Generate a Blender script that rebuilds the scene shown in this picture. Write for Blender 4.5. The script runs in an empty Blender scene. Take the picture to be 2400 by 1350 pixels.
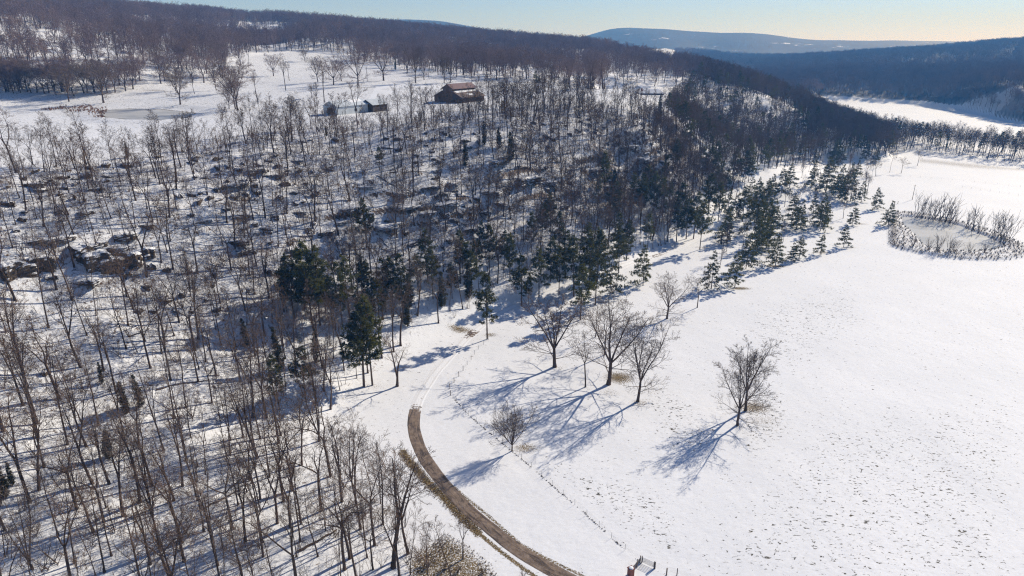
import bpy, math, random
import numpy as np
from mathutils import Vector, Matrix
R = math.radians
scn = bpy.context.scene
col = scn.collection

# ------------------------------------------------------------------ camera
CAM_H, FPX = 85.0, 1560.0
PITCH = math.atan(580 / FPX)
cam_d = bpy.data.cameras.new('camera')
cam_d.sensor_width = 36.0
cam_d.lens = 36.0 * FPX / 2400
cam_d.clip_start, cam_d.clip_end = 1.0, 40000
cam = bpy.data.objects.new('camera', cam_d)
col.objects.link(cam)
cam.location = (0, 0, CAM_H)
cam.rotation_euler = (math.pi / 2 - PITCH, 0, 0)
scn.camera = cam

# ------------------------------------------------------------------ sky, sun, exposure
SUN_AZ, SUN_EL = R(49), R(32)          # clockwise from +Y (north of the scene), height
w = bpy.data.worlds.new('World')
scn.world = w
w.use_nodes = True
nt = w.node_tree
bg = nt.nodes['Background']
sky = nt.nodes.new('ShaderNodeTexSky')
sky.sky_type = 'NISHITA'
sky.sun_disc = False
sky.sun_elevation, sky.sun_rotation = SUN_EL, SUN_AZ
sky.altitude = 300
sky.air_density, sky.dust_density, sky.ozone_density = 0.85, 0.15, 5.0
tint = nt.nodes.new('ShaderNodeMix'); tint.data_type = 'RGBA'; tint.blend_type = 'MULTIPLY'
tint.inputs[0].default_value = 1.0; tint.inputs[7].default_value = (.95, .97, 1.17, 1)     # a cold pale winter sky
hs_ = nt.nodes.new('ShaderNodeHueSaturation'); hs_.inputs['Saturation'].default_value = .90
nt.links.new(sky.outputs[0], hs_.inputs['Color']); nt.links.new(hs_.outputs[0], tint.inputs[6]); nt.links.new(tint.outputs[2], bg.inputs[0])
bg.inputs[1].default_value = 0.083
sun_d = bpy.data.lights.new('sun', 'SUN')
sun_d.energy, sun_d.angle, sun_d.color = 5.0, R(0.53), (1.0, 0.94, 0.85)
sun = bpy.data.objects.new('sun', sun_d)
col.objects.link(sun)
sdir = Vector((math.sin(SUN_AZ) * math.cos(SUN_EL), math.cos(SUN_AZ) * math.cos(SUN_EL), math.sin(SUN_EL)))
sun.rotation_euler = sdir.to_track_quat('Z', 'Y').to_euler()
sun.location = (200, 150, 300)
scn.view_settings.view_transform = 'Standard'
scn.view_settings.look = 'None'
scn.view_settings.gamma = 1
scn.view_settings.exposure = 0.17
cy = scn.cycles
cy.max_bounces, cy.diffuse_bounces, cy.glossy_bounces = 4, 2, 2
cy.transmission_bounces, cy.volume_bounces, cy.transparent_max_bounces = 2, 0, 4
cy.filter_width = 1.2
cy.use_denoising = True
cy.denoiser = 'OPENIMAGEDENOISE'
cy.denoising_input_passes = 'RGB_ALBEDO_NORMAL'
cy.denoising_prefilter = 'NONE'

# ------------------------------------------------------------------ picture <-> place helpers
CP, SP = math.cos(PITCH), math.sin(PITCH)
def proj(x, y, z):
    dz = z - CAM_H
    d = y * CP - dz * SP
    v = y * SP + dz * CP
    d = np.where(d < 1, 1, d)
    return 1200 + FPX * x / d, 675 - FPX * v / d
def ray(px, py):
    u = (px - 1200) / FPX
    v = -(py - 675) / FPX
    return u, CP + v * SP, -SP + v * CP

# ------------------------------------------------------------------ noise
def _hash(ix, iy, seed):
    n = (ix * 374761393 + iy * 668265263 + seed * 974634521) & 0xFFFFFFFF
    n = ((n ^ (n >> 13)) * 1274126177) & 0xFFFFFFFF
    return ((n ^ (n >> 16)) & 0xFFFFFF) / float(0xFFFFFF)
def vnoise(x, y, seed=0):
    x = np.asarray(x, float); y = np.asarray(y, float)
    xi = np.floor(x).astype(np.int64); yi = np.floor(y).astype(np.int64)
    fx = x - xi; fy = y - yi
    fx = fx * fx * (3 - 2 * fx); fy = fy * fy * (3 - 2 * fy)
    a = _hash(xi, yi, seed); b = _hash(xi + 1, yi, seed)
    c = _hash(xi, yi + 1, seed); d = _hash(xi + 1, yi + 1, seed)
    return (a * (1 - fx) + b * fx) * (1 - fy) + (c * (1 - fx) + d * fx) * fy
def fbm(x, y, seed=0, octv=4):
    s = 0; a = .5; t = 0
    for o in range(octv):
        s = s + a * vnoise(x * 2 ** o, y * 2 ** o, seed + o * 17); t += a; a *= .5
    return s / t
def sstep(a, b, x):
    t = np.clip((x - a) / (b - a), 0, 1)
    return t * t * (3 - 2 * t)

def poly_in(px, py, poly):
    inside = np.zeros(np.shape(px), bool)
    n = len(poly); j = n - 1
    for i in range(n):
        xi, yi = poly[i]; xj, yj = poly[j]
        if yi != yj:
            c = ((yi > py) != (yj > py)) & (px < (xj - xi) * (py - yi) / (yj - yi) + xi)
            inside ^= c
        j = i
    return inside
def poly_dist(px, py, poly, closed=True):
    best = np.full(np.shape(px), 1e9)
    n = len(poly)
    for i in range(n if closed else n - 1):
        ax, ay = poly[i]; bx, by = poly[(i + 1) % n]
        dx, dy = bx - ax, by - ay
        t = np.clip(((px - ax) * dx + (py - ay) * dy) / (dx * dx + dy * dy + 1e-9), 0, 1)
        best = np.minimum(best, np.hypot(px - ax - t * dx, py - ay - t * dy))
    return best
def poly_mask(px, py, poly, feather):
    ins = poly_in(px, py, poly)
    d = poly_dist(px, py, poly)
    return sstep(-feather, feather, np.where(ins, d, -d))

# ------------------------------------------------------------------ the lie of the land
# survey points: (picture column, picture row, height) or (column, row, None, range)
SURVEY = [
 # valley field
 (1000,1420,0),(1300,1420,0),(1800,1420,0),(2500,1420,0),(1200,1200,0),(1600,1150,0),(2000,1150,0),(2500,1100,0),
 (1000,1050,0),(1050,900,0),(1300,900,0),(1700,900,0),(2100,900,0),(2500,850,0),(1300,760,0),(1600,720,0),(1800,700,0),
 (2200,700,0),(2550,650,0),(1750,620,0),(2000,580,0),(2300,550,0),(2600,520,0),(1850,520,0),(2050,480,0),(2300,440,0),
 (2600,420,0),(2000,420,0),(2200,380,0),(2500,380,0),(1980,385,0.5),(2150,350,0),(2400,340,0),(2700,350,0),(2150,300,0),
 (2400,300,0),(2050,290,0),(2150,255,0),(2000,255,0),(2600,300,0),(900,960,0.3),(1130,790,0.3),(1250,700,1),(1500,630,1.5),
 # foot and slope of the wood
 (-250,1420,8),(0,1420,4),(400,1420,2),(800,1350,1),(-250,1150,15),(0,1150,10),(300,1150,6),(600,1100,3),(800,1050,1.5),
 (-250,950,22),(0,980,16),(300,980,10.5),(600,950,5.5),(780,930,2.5),(-250,850,28),(0,850,21),(300,850,16),(600,830,10),
 (800,800,6.5),(950,760,5),(0,740,28),(300,720,23),(600,700,17),(880,670,13),(1080,640,10),(1250,620,8),(1420,580,6),
 (-250,640,40),(0,620,36),(200,625,33),(400,590,32),(650,560,29),(900,530,26),(1100,510,24),(1300,490,20),(1450,480,15),(1600,510,6),
 (0,520,43),(250,500,42),(500,470,41),(800,450,38),(1050,430,37),(1250,410,34),(1430,390,29),(1600,420,15),
 (-250,430,52),(0,420,50),(200,400,49.5),(400,370,50.5),(600,345,51),(800,330,50),(1000,320,50),(1200,310,49.5),(1400,300,48),(1520,300,45),
 # plateau
 (-250,330,54),(0,320,53.5),(300,320,53),(300,265,53.5),(550,290,53.5),(800,275,54.5),(1000,262,55),(1200,255,54.5),(1400,250,53.5),
 (0,230,56),(300,220,57),(600,220,58),(800,230,57),(1075,236,56.5),(1300,212,57),(1500,222,56),(1560,235,54),
 (450,190,60),(700,170,62),(850,180,61.5),(1000,170,62.5),(1200,185,60.5),
 (640,128,68),
 # ravine and nose on the right
 (1600,300,None,450),(1650,260,None,560),(1700,220,None,640),(1760,208,None,700),(1850,238,None,640),(1800,300,None,560),
 (1700,400,None,405),(1800,400,None,430),(1900,330,None,560),(1900,285,None,660),(1660,330,None,460),(1600,200,None,640),
 (1500,180,None,640),(1400,190,None,560),
 # wooded hill behind the plateau
 (-300,180,None,500),(0,150,None,520),(0,105,None,610),(0,60,None,740),(0,10,None,1000),(-300,0,None,1000),(250,150,None,520),(250,90,None,700),
 (250,32,None,1080),(500,110,None,760),(500,49,None,1150),(650,56,None,1180),(700,90,None,880),(800,64,None,1200),(950,110,None,860),(900,72,None,1200),(1000,80,None,1200),(1200,100,None,1180),(1200,140,None,800),
 (1400,119,None,1020),(1350,160,None,740),(1550,155,None,900),(1650,178,None,820),
 # behind its crest
 (-300,40,None,1700),(0,40,None,1700),(300,60,None,1800),(600,75,None,1900),(900,90,None,1900),(1200,118,None,1800),(1400,140,None,1500),(1560,185,None,1150),(1720,225,None,900),(1880,255,None,800),
 # far side of the valley
 (1850,228,None,980),(2000,226,None,1000),(2150,238,None,960),(2280,262,None,880),(2400,285,None,800),(2700,300,None,800),
 (2400,235,None,930),(2400,195,None,1080),(2700,200,None,1080),(2250,215,None,1080),(2400,165,None,1400),(2150,185,None,1300),(2000,190,None,1250),(1850,185,None,1350),
 (1800,170,None,1600),(1700,165,None,1800),(2000,162,None,1600),(2200,155,None,1600),(2400,137,None,1750),(2700,110,None,1800),
 (1750,152,None,2000),(1900,139,None,2100),(2000,131,None,2200),(2100,124,None,2300),(2250,115,None,2450),(2400,101,None,2600),(2700,88,None,2700),
 (1500,126,None,2400),(1580,129,None,2250),(1640,128,None,2500),
 (1450,114,None,3300),(1650,115,None,3300),(1850,121,None,3200),(2000,126,None,3000),(2250,124,None,3050),(2450,120,None,3150),(2700,112,None,3200),
 (1300,97,None,4200),(1370,86,None,4300),(1430,69,None,4300),(1480,66,None,4300),(1560,69,None,4300),(1650,74,None,4300),(1750,79,None,4300),(1820,84,None,4300),(1870,91,None,4300),(1960,93,None,4300),(2100,95,None,4300),(2220,97,None,4300),(2500,98,None,4300),
 (1180,76,None,3900),(1100,62,None,3800),(1030,49,None,3700),(900,46,None,3700),(600,60,None,3700),(0,60,None,3700),(-300,60,None,3700),
 (900,95,None,2600),(300,90,None,2600),(1200,110,None,2800),
 (0,112,None,5200),(600,112,None,5200),(1200,112,None,5200),(1500,112,None,5200),(1800,112,None,5200),(2100,112,None,5200),(2500,112,None,5200),
]
RMAX = 5200.0
_pts = []
for s in SURVEY:
    u, yv, zv = ray(s[0], s[1])
    hor = math.hypot(u, yv)
    if s[2] is not None:
        r = (s[2] - CAM_H) / zv * hor; e = s[2]
    else:
        r = s[3]; e = CAM_H + r * zv / hor
    _pts.append((math.degrees(math.atan2(u, yv)), r, e))
_pts = np.array(_pts)
def _U(d2):
    return np.where(d2 > 1e-12, d2 * np.log(np.maximum(d2, 1e-12)), 0)
class Surface:
    """a smooth surface through survey points (thin-plate spline)"""
    def __init__(s, C, e, lam):
        n = len(C); s.C = C
        K = _U(((C[:, None] - C[None]) ** 2).sum(-1)) + lam * np.eye(n)
        Pm = np.c_[np.ones(n), C]
        A = np.zeros((n + 3, n + 3)); A[:n, :n] = K; A[:n, n:] = Pm; A[n:, :n] = Pm.T
        s.w = np.linalg.solve(A, np.r_[e, 0, 0, 0])
    def __call__(s, Q):
        out = np.empty(len(Q))
        for i in range(0, len(Q), 20000):
            q = Q[i:i + 20000]
            out[i:i + 20000] = _U(((q[:, None] - s.C[None]) ** 2).sum(-1)) @ s.w[:-3] + s.w[-3] + q @ s.w[-2:]
        return out
def _xy(azd, r): return np.stack([r * np.sin(np.radians(azd)), r * np.cos(np.radians(azd))], -1) / 100
def _lr(azd, r): return np.stack([azd / 16.0, np.log(r)], -1)
_n = _pts[:, 1] < 1300; _f = _pts[:, 1] > 550
_near = Surface(_xy(_pts[_n, 0], _pts[_n, 1]), _pts[_n, 2], 0.06)
_far = Surface(_lr(_pts[_f, 0], _pts[_f, 1]), _pts[_f, 2], 0.002)
def _tps(azd, r):
    k = sstep(700, 1050, r); out = np.zeros(len(r))
    a_ = k < 1; b_ = k > 0
    out[a_] += (1 - k[a_]) * _near(_xy(azd[a_], r[a_])); out[b_] += k[b_] * _far(_lr(azd[b_], r[b_]))
    return out

# the wooded zones, outlined where their trees stand
WOOD_NEAR = [(-400,1500),(-400,430),(0,400),(150,372),(280,388),(500,335),(700,300),(1000,278),(1180,250),(1300,240),(1480,258),(1560,280),
             (1600,330),(1640,420),(1640,520),(1560,575),(1400,630),(1250,672),(1150,680),(1090,745),(960,800),(900,870),(840,905),(800,960),
             (745,1000),(735,1060),(850,1130),(930,1190),(1000,1290),(1080,1400),(1080,1500)]
WOOD_MID = [(1560,280),(1600,330),(1640,420),(1650,530),(1740,450),(1780,400),(1900,385),(1990,365),(2110,372),(2080,330),(1900,262),(1880,240),(1850,215),(1760,190),(1650,180)]
WOOD_VALLEY = [(1880,272),(2060,310),(2250,340),(2400,358),(2700,398),(2700,425),(2400,384),(2270,368),(2150,354),(2000,364),(1900,380)]
WOOD_HILL = [(-500,188),(0,198),(130,188),(250,178),(320,158),(440,158),(520,146),(600,128),(700,118),(800,125),(860,152),(960,166),(1020,176),(1100,184),
             (1200,190),(1290,203),(1420,214),(1450,203),(1560,203),(1640,200),(1750,205),(1860,228),(1900,200),(1900,-200),(-500,-200)]

FAR_EDGE = [(1890,224),(2000,227),(2150,237),(2255,250),(2330,266),(2400,284),(2560,318),(2560,-100),(1480,-100),(1480,224)]
# grid of the ground sheet: directions x ranges
AZ = np.r_[np.linspace(-66, -46.5, 24)[:-1], np.linspace(-46.5, 46.5, 860), np.linspace(46.5, 66, 24)[1:]]
RR = np.r_[np.geomspace(22, 82, 24)[:-1], np.geomspace(82, 480, 520)[:-1], np.geomspace(480, RMAX, 260)]
NA, NR = len(AZ), len(RR)
# coarse evaluation of the fitted surface, then interpolated to the fine grid
azc = np.linspace(-66, 66, 260); lrc = np.linspace(math.log(22), math.log(RMAX), 300)
gc = _tps(np.repeat(azc, 300), np.exp(np.tile(lrc, 260))).reshape(260, 300)
fa = np.interp(AZ, azc, np.arange(260)); fr = np.interp(np.log(RR), lrc, np.arange(300))
ia = np.minimum(fa.astype(int), 258); ir = np.minimum(fr.astype(int), 298)
ta = (fa - ia)[:, None]; tr = (fr - ir)[None]
Zg = (gc[np.ix_(ia, ir)] * (1 - ta) + gc[np.ix_(ia + 1, ir)] * ta) * (1 - tr) + (gc[np.ix_(ia, ir + 1)] * (1 - ta) + gc[np.ix_(ia + 1, ir + 1)] * ta) * tr
A2, R2 = np.meshgrid(np.radians(AZ), RR, indexing='ij')
Xg, Yg = R2 * np.sin(A2), R2 * np.cos(A2)
Zg = Zg * sstep(0, 5, Zg)                                  # the valley field is flat
_fx, _fy = proj(Xg, Yg, 0 * Zg)
Zg = Zg * (1 - poly_mask(_fx, _fy, [(1905,238),(2150,243),(2250,256),(2330,270),(2400,288),(2700,345),(2700,1500),(1700,1500),(1400,900),(1760,640),(2000,470),(2090,372),(2040,318),(1940,272)], 5))
PXg, PYg = proj(Xg, Yg, Zg)
near_wood = poly_mask(PXg, PYg, WOOD_NEAR, 14) * (R2 < 480)
mid_wood = poly_mask(PXg, PYg, WOOD_MID, 10) * (R2 > 330) * (R2 < 950)
val_wood = poly_mask(PXg, PYg, WOOD_VALLEY, 5) * (R2 > 400) * (R2 < 950)
hill_wood = poly_mask(PXg, PYg, WOOD_HILL, 5) * (R2 > 380) * (R2 < 2400)
far_wood = sstep(960, 1010, R2) * (PXg > 1500) + sstep(1900, 2400, R2)
woods = np.clip(near_wood + mid_wood + val_wood + hill_wood + far_wood, 0, 1)
rise = sstep(1, 10, Zg)
# hummocks, benches of rock and rolling ground
Zg += rise * near_wood * ((fbm(Xg / 22, Yg / 22, 3) - .5) * 3.0 + (fbm(Xg / 5, Yg / 5, 5) - .5) * 1.0)
_b = Zg / 4.2 + (fbm(Xg / 30, Yg / 30, 9) - .5) * 1.5
_st = (np.floor(_b) + sstep(0.0, 0.32, _b - np.floor(_b)) - _b) * 4.2
ledge_zone = near_wood * sstep(22, 30, Zg) * (1 - sstep(44, 48, Zg)) + mid_wood * 0.25
Zg += 0.22 * _st * ledge_zone * sstep(.45, .65, fbm(Xg / 14, Yg / 14, 21))
Zg += (mid_wood + hill_wood) * (fbm(Xg / 40, Yg / 40, 11) - .5) * 4
Zg += sstep(1000, 3000, R2) * (fbm(Xg / 420, Yg / 420, 31, 5) - .5) * np.where(R2 < 2900, R2 * .011, 16)
Zg += (fbm(Xg / 9, Yg / 9, 41, 3) - .5) * 0.18 * sstep(500, 200, R2) * 1.0
Zg += (1 - woods) * rise * (fbm(Xg / 35, Yg / 35, 51) - .5) * 1.2 * (R2 < 900)

def height(x, y):
    x = np.asarray(x, float); y = np.asarray(y, float)
    a = np.degrees(np.arctan2(x, y)); r = np.hypot(x, y)
    f = np.clip(np.interp(a, AZ, np.arange(NA)), 0, NA - 1.001); g = np.clip(np.interp(np.log(r), np.log(RR), np.arange(NR)), 0, NR - 1.001)
    i = f.astype(int); j = g.astype(int); u = f - i; v = g - j
    return (Zg[i, j] * (1 - u) + Zg[i + 1, j] * u) * (1 - v) + (Zg[i, j + 1] * (1 - u) + Zg[i + 1, j + 1] * u) * v
_T = np.geomspace(30, RMAX, 2600)
def at(px, py):
    """the point of the ground seen at a pixel of the photograph"""
    u, yv, zv = ray(px, py)
    n = math.hypot(u, yv)
    x = u / n * _T; y = yv / n * _T; z = CAM_H + zv / n * _T
    d = z - height(x, y)
    k = int(np.argmax(d < 0)) if (d < 0).any() else len(_T) - 1
    k = max(k, 1)
    t = d[k - 1] / (d[k - 1] - d[k] + 1e-9)
    xx = x[k - 1] + (x[k] - x[k - 1]) * t; yy = y[k - 1] + (y[k] - y[k - 1]) * t
    return float(xx), float(yy), float(height(xx, yy))
def tall(p, top_py, lo=2, hi=30):
    hs = np.linspace(lo, hi, 300)
    _, y = proj(np.full(300, p[0]), np.full(300, p[1]), p[2] + hs)
    return float(hs[np.argmin(abs(y - top_py))])

# ------------------------------------------------------------------ materials
def mat(name):
    m = bpy.data.materials.new(name); m.use_nodes = True
    n = m.node_tree.nodes; b = n['Principled BSDF']
    b.inputs['Specular IOR Level'].default_value = 0.25
    return m, m.node_tree, b
def nd(t, kind, **kw):
    n = t.nodes.new(kind)
    for k, v in kw.items(): setattr(n, k, v)
    return n
def ramp(t, src, stops, interp='LINEAR'):
    r = nd(t, 'ShaderNodeValToRGB'); r.color_ramp.interpolation = interp
    e = r.color_ramp.elements
    while len(e) < len(stops): e.new(0.5)
    for q, (p, c) in zip(e, stops):
        q.position = p; q.color = c if len(c) == 4 else (*c, 1)
    t.links.new(src, r.inputs[0]); return r.outputs[0]
def math_(t, op, a, b=None, clamp=False):
    n = nd(t, 'ShaderNodeMath', operation=op); n.use_clamp = clamp
    for i, v in enumerate((a, b)):
        if v is None: continue
        if isinstance(v, (int, float)): n.inputs[i].default_value = v
        else: t.links.new(v, n.inputs[i])
    return n.outputs[0]
def noise(t, vec, scale, detail=3, rough=.55, dist=0):
    n = nd(t, 'ShaderNodeTexNoise')
    n.inputs['Scale'].default_value = scale; n.inputs['Detail'].default_value = detail
    n.inputs['Roughness'].default_value = rough; n.inputs['Distortion'].default_value = dist
    if vec is not None: t.links.new(vec, n.inputs['Vector'])
    return n.outputs['Fac']
def mapping(t, vec, scale=(1, 1, 1), rot=(0, 0, 0)):
    n = nd(t, 'ShaderNodeMapping'); n.inputs['Scale'].default_value = scale; n.inputs['Rotation'].default_value = rot
    t.links.new(vec, n.inputs['Vector']); return n.outputs[0]
def mixc(t, fac, a, b):
    n = nd(t, 'ShaderNodeMix', data_type='RGBA')
    for k, v in ((0, fac), (6, a), (7, b)):
        if isinstance(v, (int, float)): n.inputs[k].default_value = v
        elif isinstance(v, tuple): n.inputs[k].default_value = (*v, 1)
        else: t.links.new(v, n.inputs[k])
    return n.outputs[2]
def attr(t, name):
    return nd(t, 'ShaderNodeAttribute', attribute_name=name).outputs['Fac']
def bump(t, b, h, strength, dist):
    n = nd(t, 'ShaderNodeBump'); n.inputs['Strength'].default_value = strength; n.inputs['Distance'].default_value = dist
    t.links.new(h, n.inputs['Height']); t.links.new(n.outputs[0], b.inputs['Normal'])
def coord(t, which='Object'):
    return nd(t, 'ShaderNodeTexCoord').outputs[which]
SNOW = (0.80, 0.81, 0.83)

def plain(name, c, rough=.8, var=.25, scale=3, metal=0):
    """a material of one colour broken by a fine mottling and by a tint of its own per object"""
    m, t, b = mat(name)
    f = noise(t, coord(t), scale, 4)
    oi = nd(t, 'ShaderNodeObjectInfo').outputs['Random']
    f2 = math_(t, 'ADD', math_(t, 'MULTIPLY', f, .7), math_(t, 'MULTIPLY', oi, .3))
    lo = tuple(v * (1 - var) for v in c); hi = tuple(min(1, v * (1 + var)) for v in c)
    t.links.new(ramp(t, f2, [(.25, lo), (.75, hi)]), b.inputs['Base Color'])
    b.inputs['Roughness'].default_value = rough; b.inputs['Metallic'].default_value = metal
    return m
M = {}
M['bark'] = plain('bark', (.085, .056, .040), .9, .45, 2.5)
M['twig'] = plain('twig', (.135, .088, .060), .9, .35, 2)
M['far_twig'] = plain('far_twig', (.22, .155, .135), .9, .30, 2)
M['grey_twig'] = plain('grey_twig', (.18, .135, .105), .9, .3, 2)
M['pine_bark'] = plain('pine_bark', (.10, .065, .045), .9, .4, 2.5)
M['needle'] = plain('needle', (.085, .085, .024), .8, .6, .9)
M['cedar'] = plain('cedar', (.070, .062, .024), .8, .4, 1.2)
M['drygrass'] = plain('dry_grass', (.22, .14, .055), .9, .4, 4)
M['reed'] = plain('reed', (.26, .13, .06), .9, .4, 3)
M['post'] = plain('fence_post_wood', (.16, .12, .09), .9, .3, 3)
M['steel'] = plain('dark_steel', (.07, .07, .075), .5, .25, 3)
M['wire'] = plain('wire', (.14, .14, .14), .6, .2, 3)
M['barnwood'] = plain('barn_wood', (.12, .075, .055), .85, .4, 1.5)
M['roofred'] = plain('red_metal_roof', (.18, .105, .092), .5, .15, .8)
M['roofbrown'] = plain('weathered_roof', (.13, .09, .075), .7, .4, .6)
M['shed'] = plain('grey_shed_metal', (.52, .56, .58), .6, .2, .8)
M['shedroof'] = plain('pale_shed_roof', (.48, .52, .55), .5, .2, .6)
M['darkwood'] = plain('dark_plank', (.085, .065, .05), .85, .4, 1.5)
M['white'] = plain('white_wall', (.7, .68, .66), .6, .08, .5)
M['snowcap'] = plain('snow_cover', SNOW, .6, .03, 1)
M['glass'] = plain('dark_window', (.02, .025, .03), .15, .2, 1)
M['brick'] = plain('red_brick', (.22, .085, .06), .85, .35, 6)
M['board'] = plain('weathered_board', (.24, .21, .19), .85, .3, 4)

for k_ in ('needle', 'cedar'):                            # needles let some light through
    t = M[k_].node_tree; b = t.nodes['Principled BSDF']; o_ = t.nodes['Material Output']
    tl = nd(t, 'ShaderNodeBsdfTranslucent'); mx = nd(t, 'ShaderNodeMixShader'); mx.inputs[0].default_value = .38
    t.links.new(b.inputs['Base Color'].links[0].from_socket, tl.inputs['Color'])
    t.links.new(b.outputs[0], mx.inputs[1]); t.links.new(tl.outputs[0], mx.inputs[2]); t.links.new(mx.outputs[0], o_.inputs['Surface'])

# rock: snow lies wherever the stone is level enough to hold it
m, t, b = mat('ledge_rock')
g = nd(t, 'ShaderNodeNewGeometry')
sx = nd(t, 'ShaderNodeSeparateXYZ'); t.links.new(g.outputs['Normal'], sx.inputs[0])
oc = coord(t)
rk = ramp(t, noise(t, mapping(t, oc, (1, 1, 3.5)), 1.6, 5), [(.3, (.045, .034, .026)), (.55, (.12, .088, .062)), (.75, (.20, .155, .11))])
sn = math_(t, 'ADD', sx.outputs['Z'], math_(t, 'MULTIPLY', math_(t, 'SUBTRACT', noise(t, oc, 1.3, 4), .5), .6))
t.links.new(mixc(t, ramp(t, sn, [(.52, (0, 0, 0)), (.62, (1, 1, 1))]), rk, SNOW), b.inputs['Base Color'])
bump(t, b, noise(t, mapping(t, oc, (1, 1, 3)), 2.2, 6), .9, .25)
b.inputs['Roughness'].default_value = .9
M['rock'] = m

# the ground: snow, with leaf litter, dry grass and far woods where the survey says so
m, t, b = mat('snowy_ground')
oc = coord(t)
a_wood, a_grass, a_spk, a_far, a_dirt = (attr(t, k) for k in ('wood', 'grass', 'speck', 'farwood', 'dirt'))
n_big = noise(t, oc, .035, 3); n_mid = noise(t, oc, .22, 4, .6)
tv0 = mapping(t, oc, (1, 2.4, 1), (0, 0, R(24)))
snow_c = mixc(t, ramp(t, n_big, [(.35, (0, 0, 0)), (.7, (1, 1, 1))]), (.80, .81, .83), (.74, .755, .78))
snow_c = mixc(t, math_(t, 'MULTIPLY', ramp(t, noise(t, tv0, .9, 5, .7), [(.45, (0, 0, 0)), (.75, (1, 1, 1))]), .5), snow_c, (.60, .60, .60))
grassy = ramp(t, noise(t, oc, 1.1, 5, .7), [(.3, (.055, .042, .016)), (.55, (.15, .10, .035)), (.75, (.26, .175, .075))])
litter = ramp(t, noise(t, oc, 1.6, 5, .7), [(.3, (.05, .033, .022)), (.55, (.14, .088, .054)), (.75, (.24, .155, .10))])
# tufts that stick out of the field snow, drawn out along the mowing lines
tv = mapping(t, oc, (1.0, 1.7, 1), (0, 0, R(24)))
tuft = noise(t, tv, 1.0, 4, .66, .7)
thr = math_(t, 'SUBTRACT', .722, math_(t, 'MULTIPLY', a_spk, .15))
thr = math_(t, 'ADD', thr, math_(t, 'MULTIPLY', math_(t, 'SUBTRACT', n_mid, .5), -.16))
tuft_m = math_(t, 'MULTIPLY', math_(t, 'SUBTRACT', tuft, thr), 26, True)
tuft_c = ramp(t, noise(t, oc, 2.5, 2), [(.3, (.03, .028, .02)), (.7, (.095, .08, .052))])
# dry grass patches with ragged edges
gr = math_(t, 'ADD', a_grass, math_(t, 'MULTIPLY', math_(t, 'SUBTRACT', noise(t, oc, 3.2, 6, .8), .5), 2.2))
gr_m = math_(t, 'MULTIPLY', math_(t, 'MULTIPLY', math_(t, 'SUBTRACT', gr, .55), 7, True), math_(t, 'GREATER_THAN', a_grass, .02))
# litter and small stones on the wood floor
lt = noise(t, oc, 1.0, 6, .78, .6)
lthr = math_(t, 'SUBTRACT', .69, math_(t, 'MULTIPLY', a_wood, .150))
lthr = math_(t, 'ADD', lthr, math_(t, 'MULTIPLY', math_(t, 'SUBTRACT', noise(t, oc, .12, 3), .5), -.18))
lt_m = math_(t, 'MULTIPLY', math_(t, 'MULTIPLY', math_(t, 'SUBTRACT', lt, lthr), 14, True), math_(t, 'GREATER_THAN', a_wood, .05))
# steep banks shed their snow
geo = nd(t, 'ShaderNodeNewGeometry'); sz = nd(t, 'ShaderNodeSeparateXYZ'); t.links.new(geo.outputs['True Normal'], sz.inputs[0])
steep = math_(t, 'MULTIPLY', math_(t, 'SUBTRACT', math_(t, 'ADD', .70, math_(t, 'MULTIPLY', math_(t, 'SUBTRACT', lt, .5), .6)), sz.outputs['Z']), 8, True)
# far wooded hills: bare crowns seen from afar, with openings of snow
fw = math_(t, 'ADD', noise(t, mapping(t, oc, (1, 1, 1)), .0075, 7, .75), math_(t, 'MULTIPLY', a_far, .34))
fw_m = math_(t, 'MULTIPLY', ramp(t, fw, [(.68, (0, 0, 0)), (.715, (1, 1, 1))]), a_far)
fw_c = ramp(t, noise(t, oc, .03, 5, .7), [(.3, (.035, .033, .036)), (.7, (.085, .075, .072))])
dirt_c = ramp(t, noise(t, oc, .8, 5, .7), [(.3, (.10, .075, .055)), (.7, (.24, .185, .14))])
dm = math_(t, 'MULTIPLY', math_(t, 'SUBTRACT', math_(t, 'ADD', a_dirt, math_(t, 'MULTIPLY', math_(t, 'SUBTRACT', noise(t, oc, .5, 5, .7), .5), 1.2)), .5), 6, True)
c = mixc(t, tuft_m, snow_c, tuft_c)
c = mixc(t, lt_m, c, litter)
c = mixc(t, gr_m, c, grassy)
c = mixc(t, dm, c, dirt_c)
c = mixc(t, math_(t, 'MULTIPLY', steep, math_(t, 'SUBTRACT', 1.0, a_far, True)), c, litter)
c = mixc(t, fw_m, c, fw_c)
t.links.new(c, b.inputs['Base Color'])
b.inputs['Roughness'].default_value = .7
b.inputs['Specular IOR Level'].default_value = .15
bh = math_(t, 'ADD', math_(t, 'MULTIPLY', noise(t, oc, .45, 4), .5), math_(t, 'MULTIPLY', math_(t, 'MULTIPLY', noise(t, oc, 1.6, 4, .7), a_wood), 1.0))
bump(t, b, bh, .55, .35)
M['ground'] = m

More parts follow.
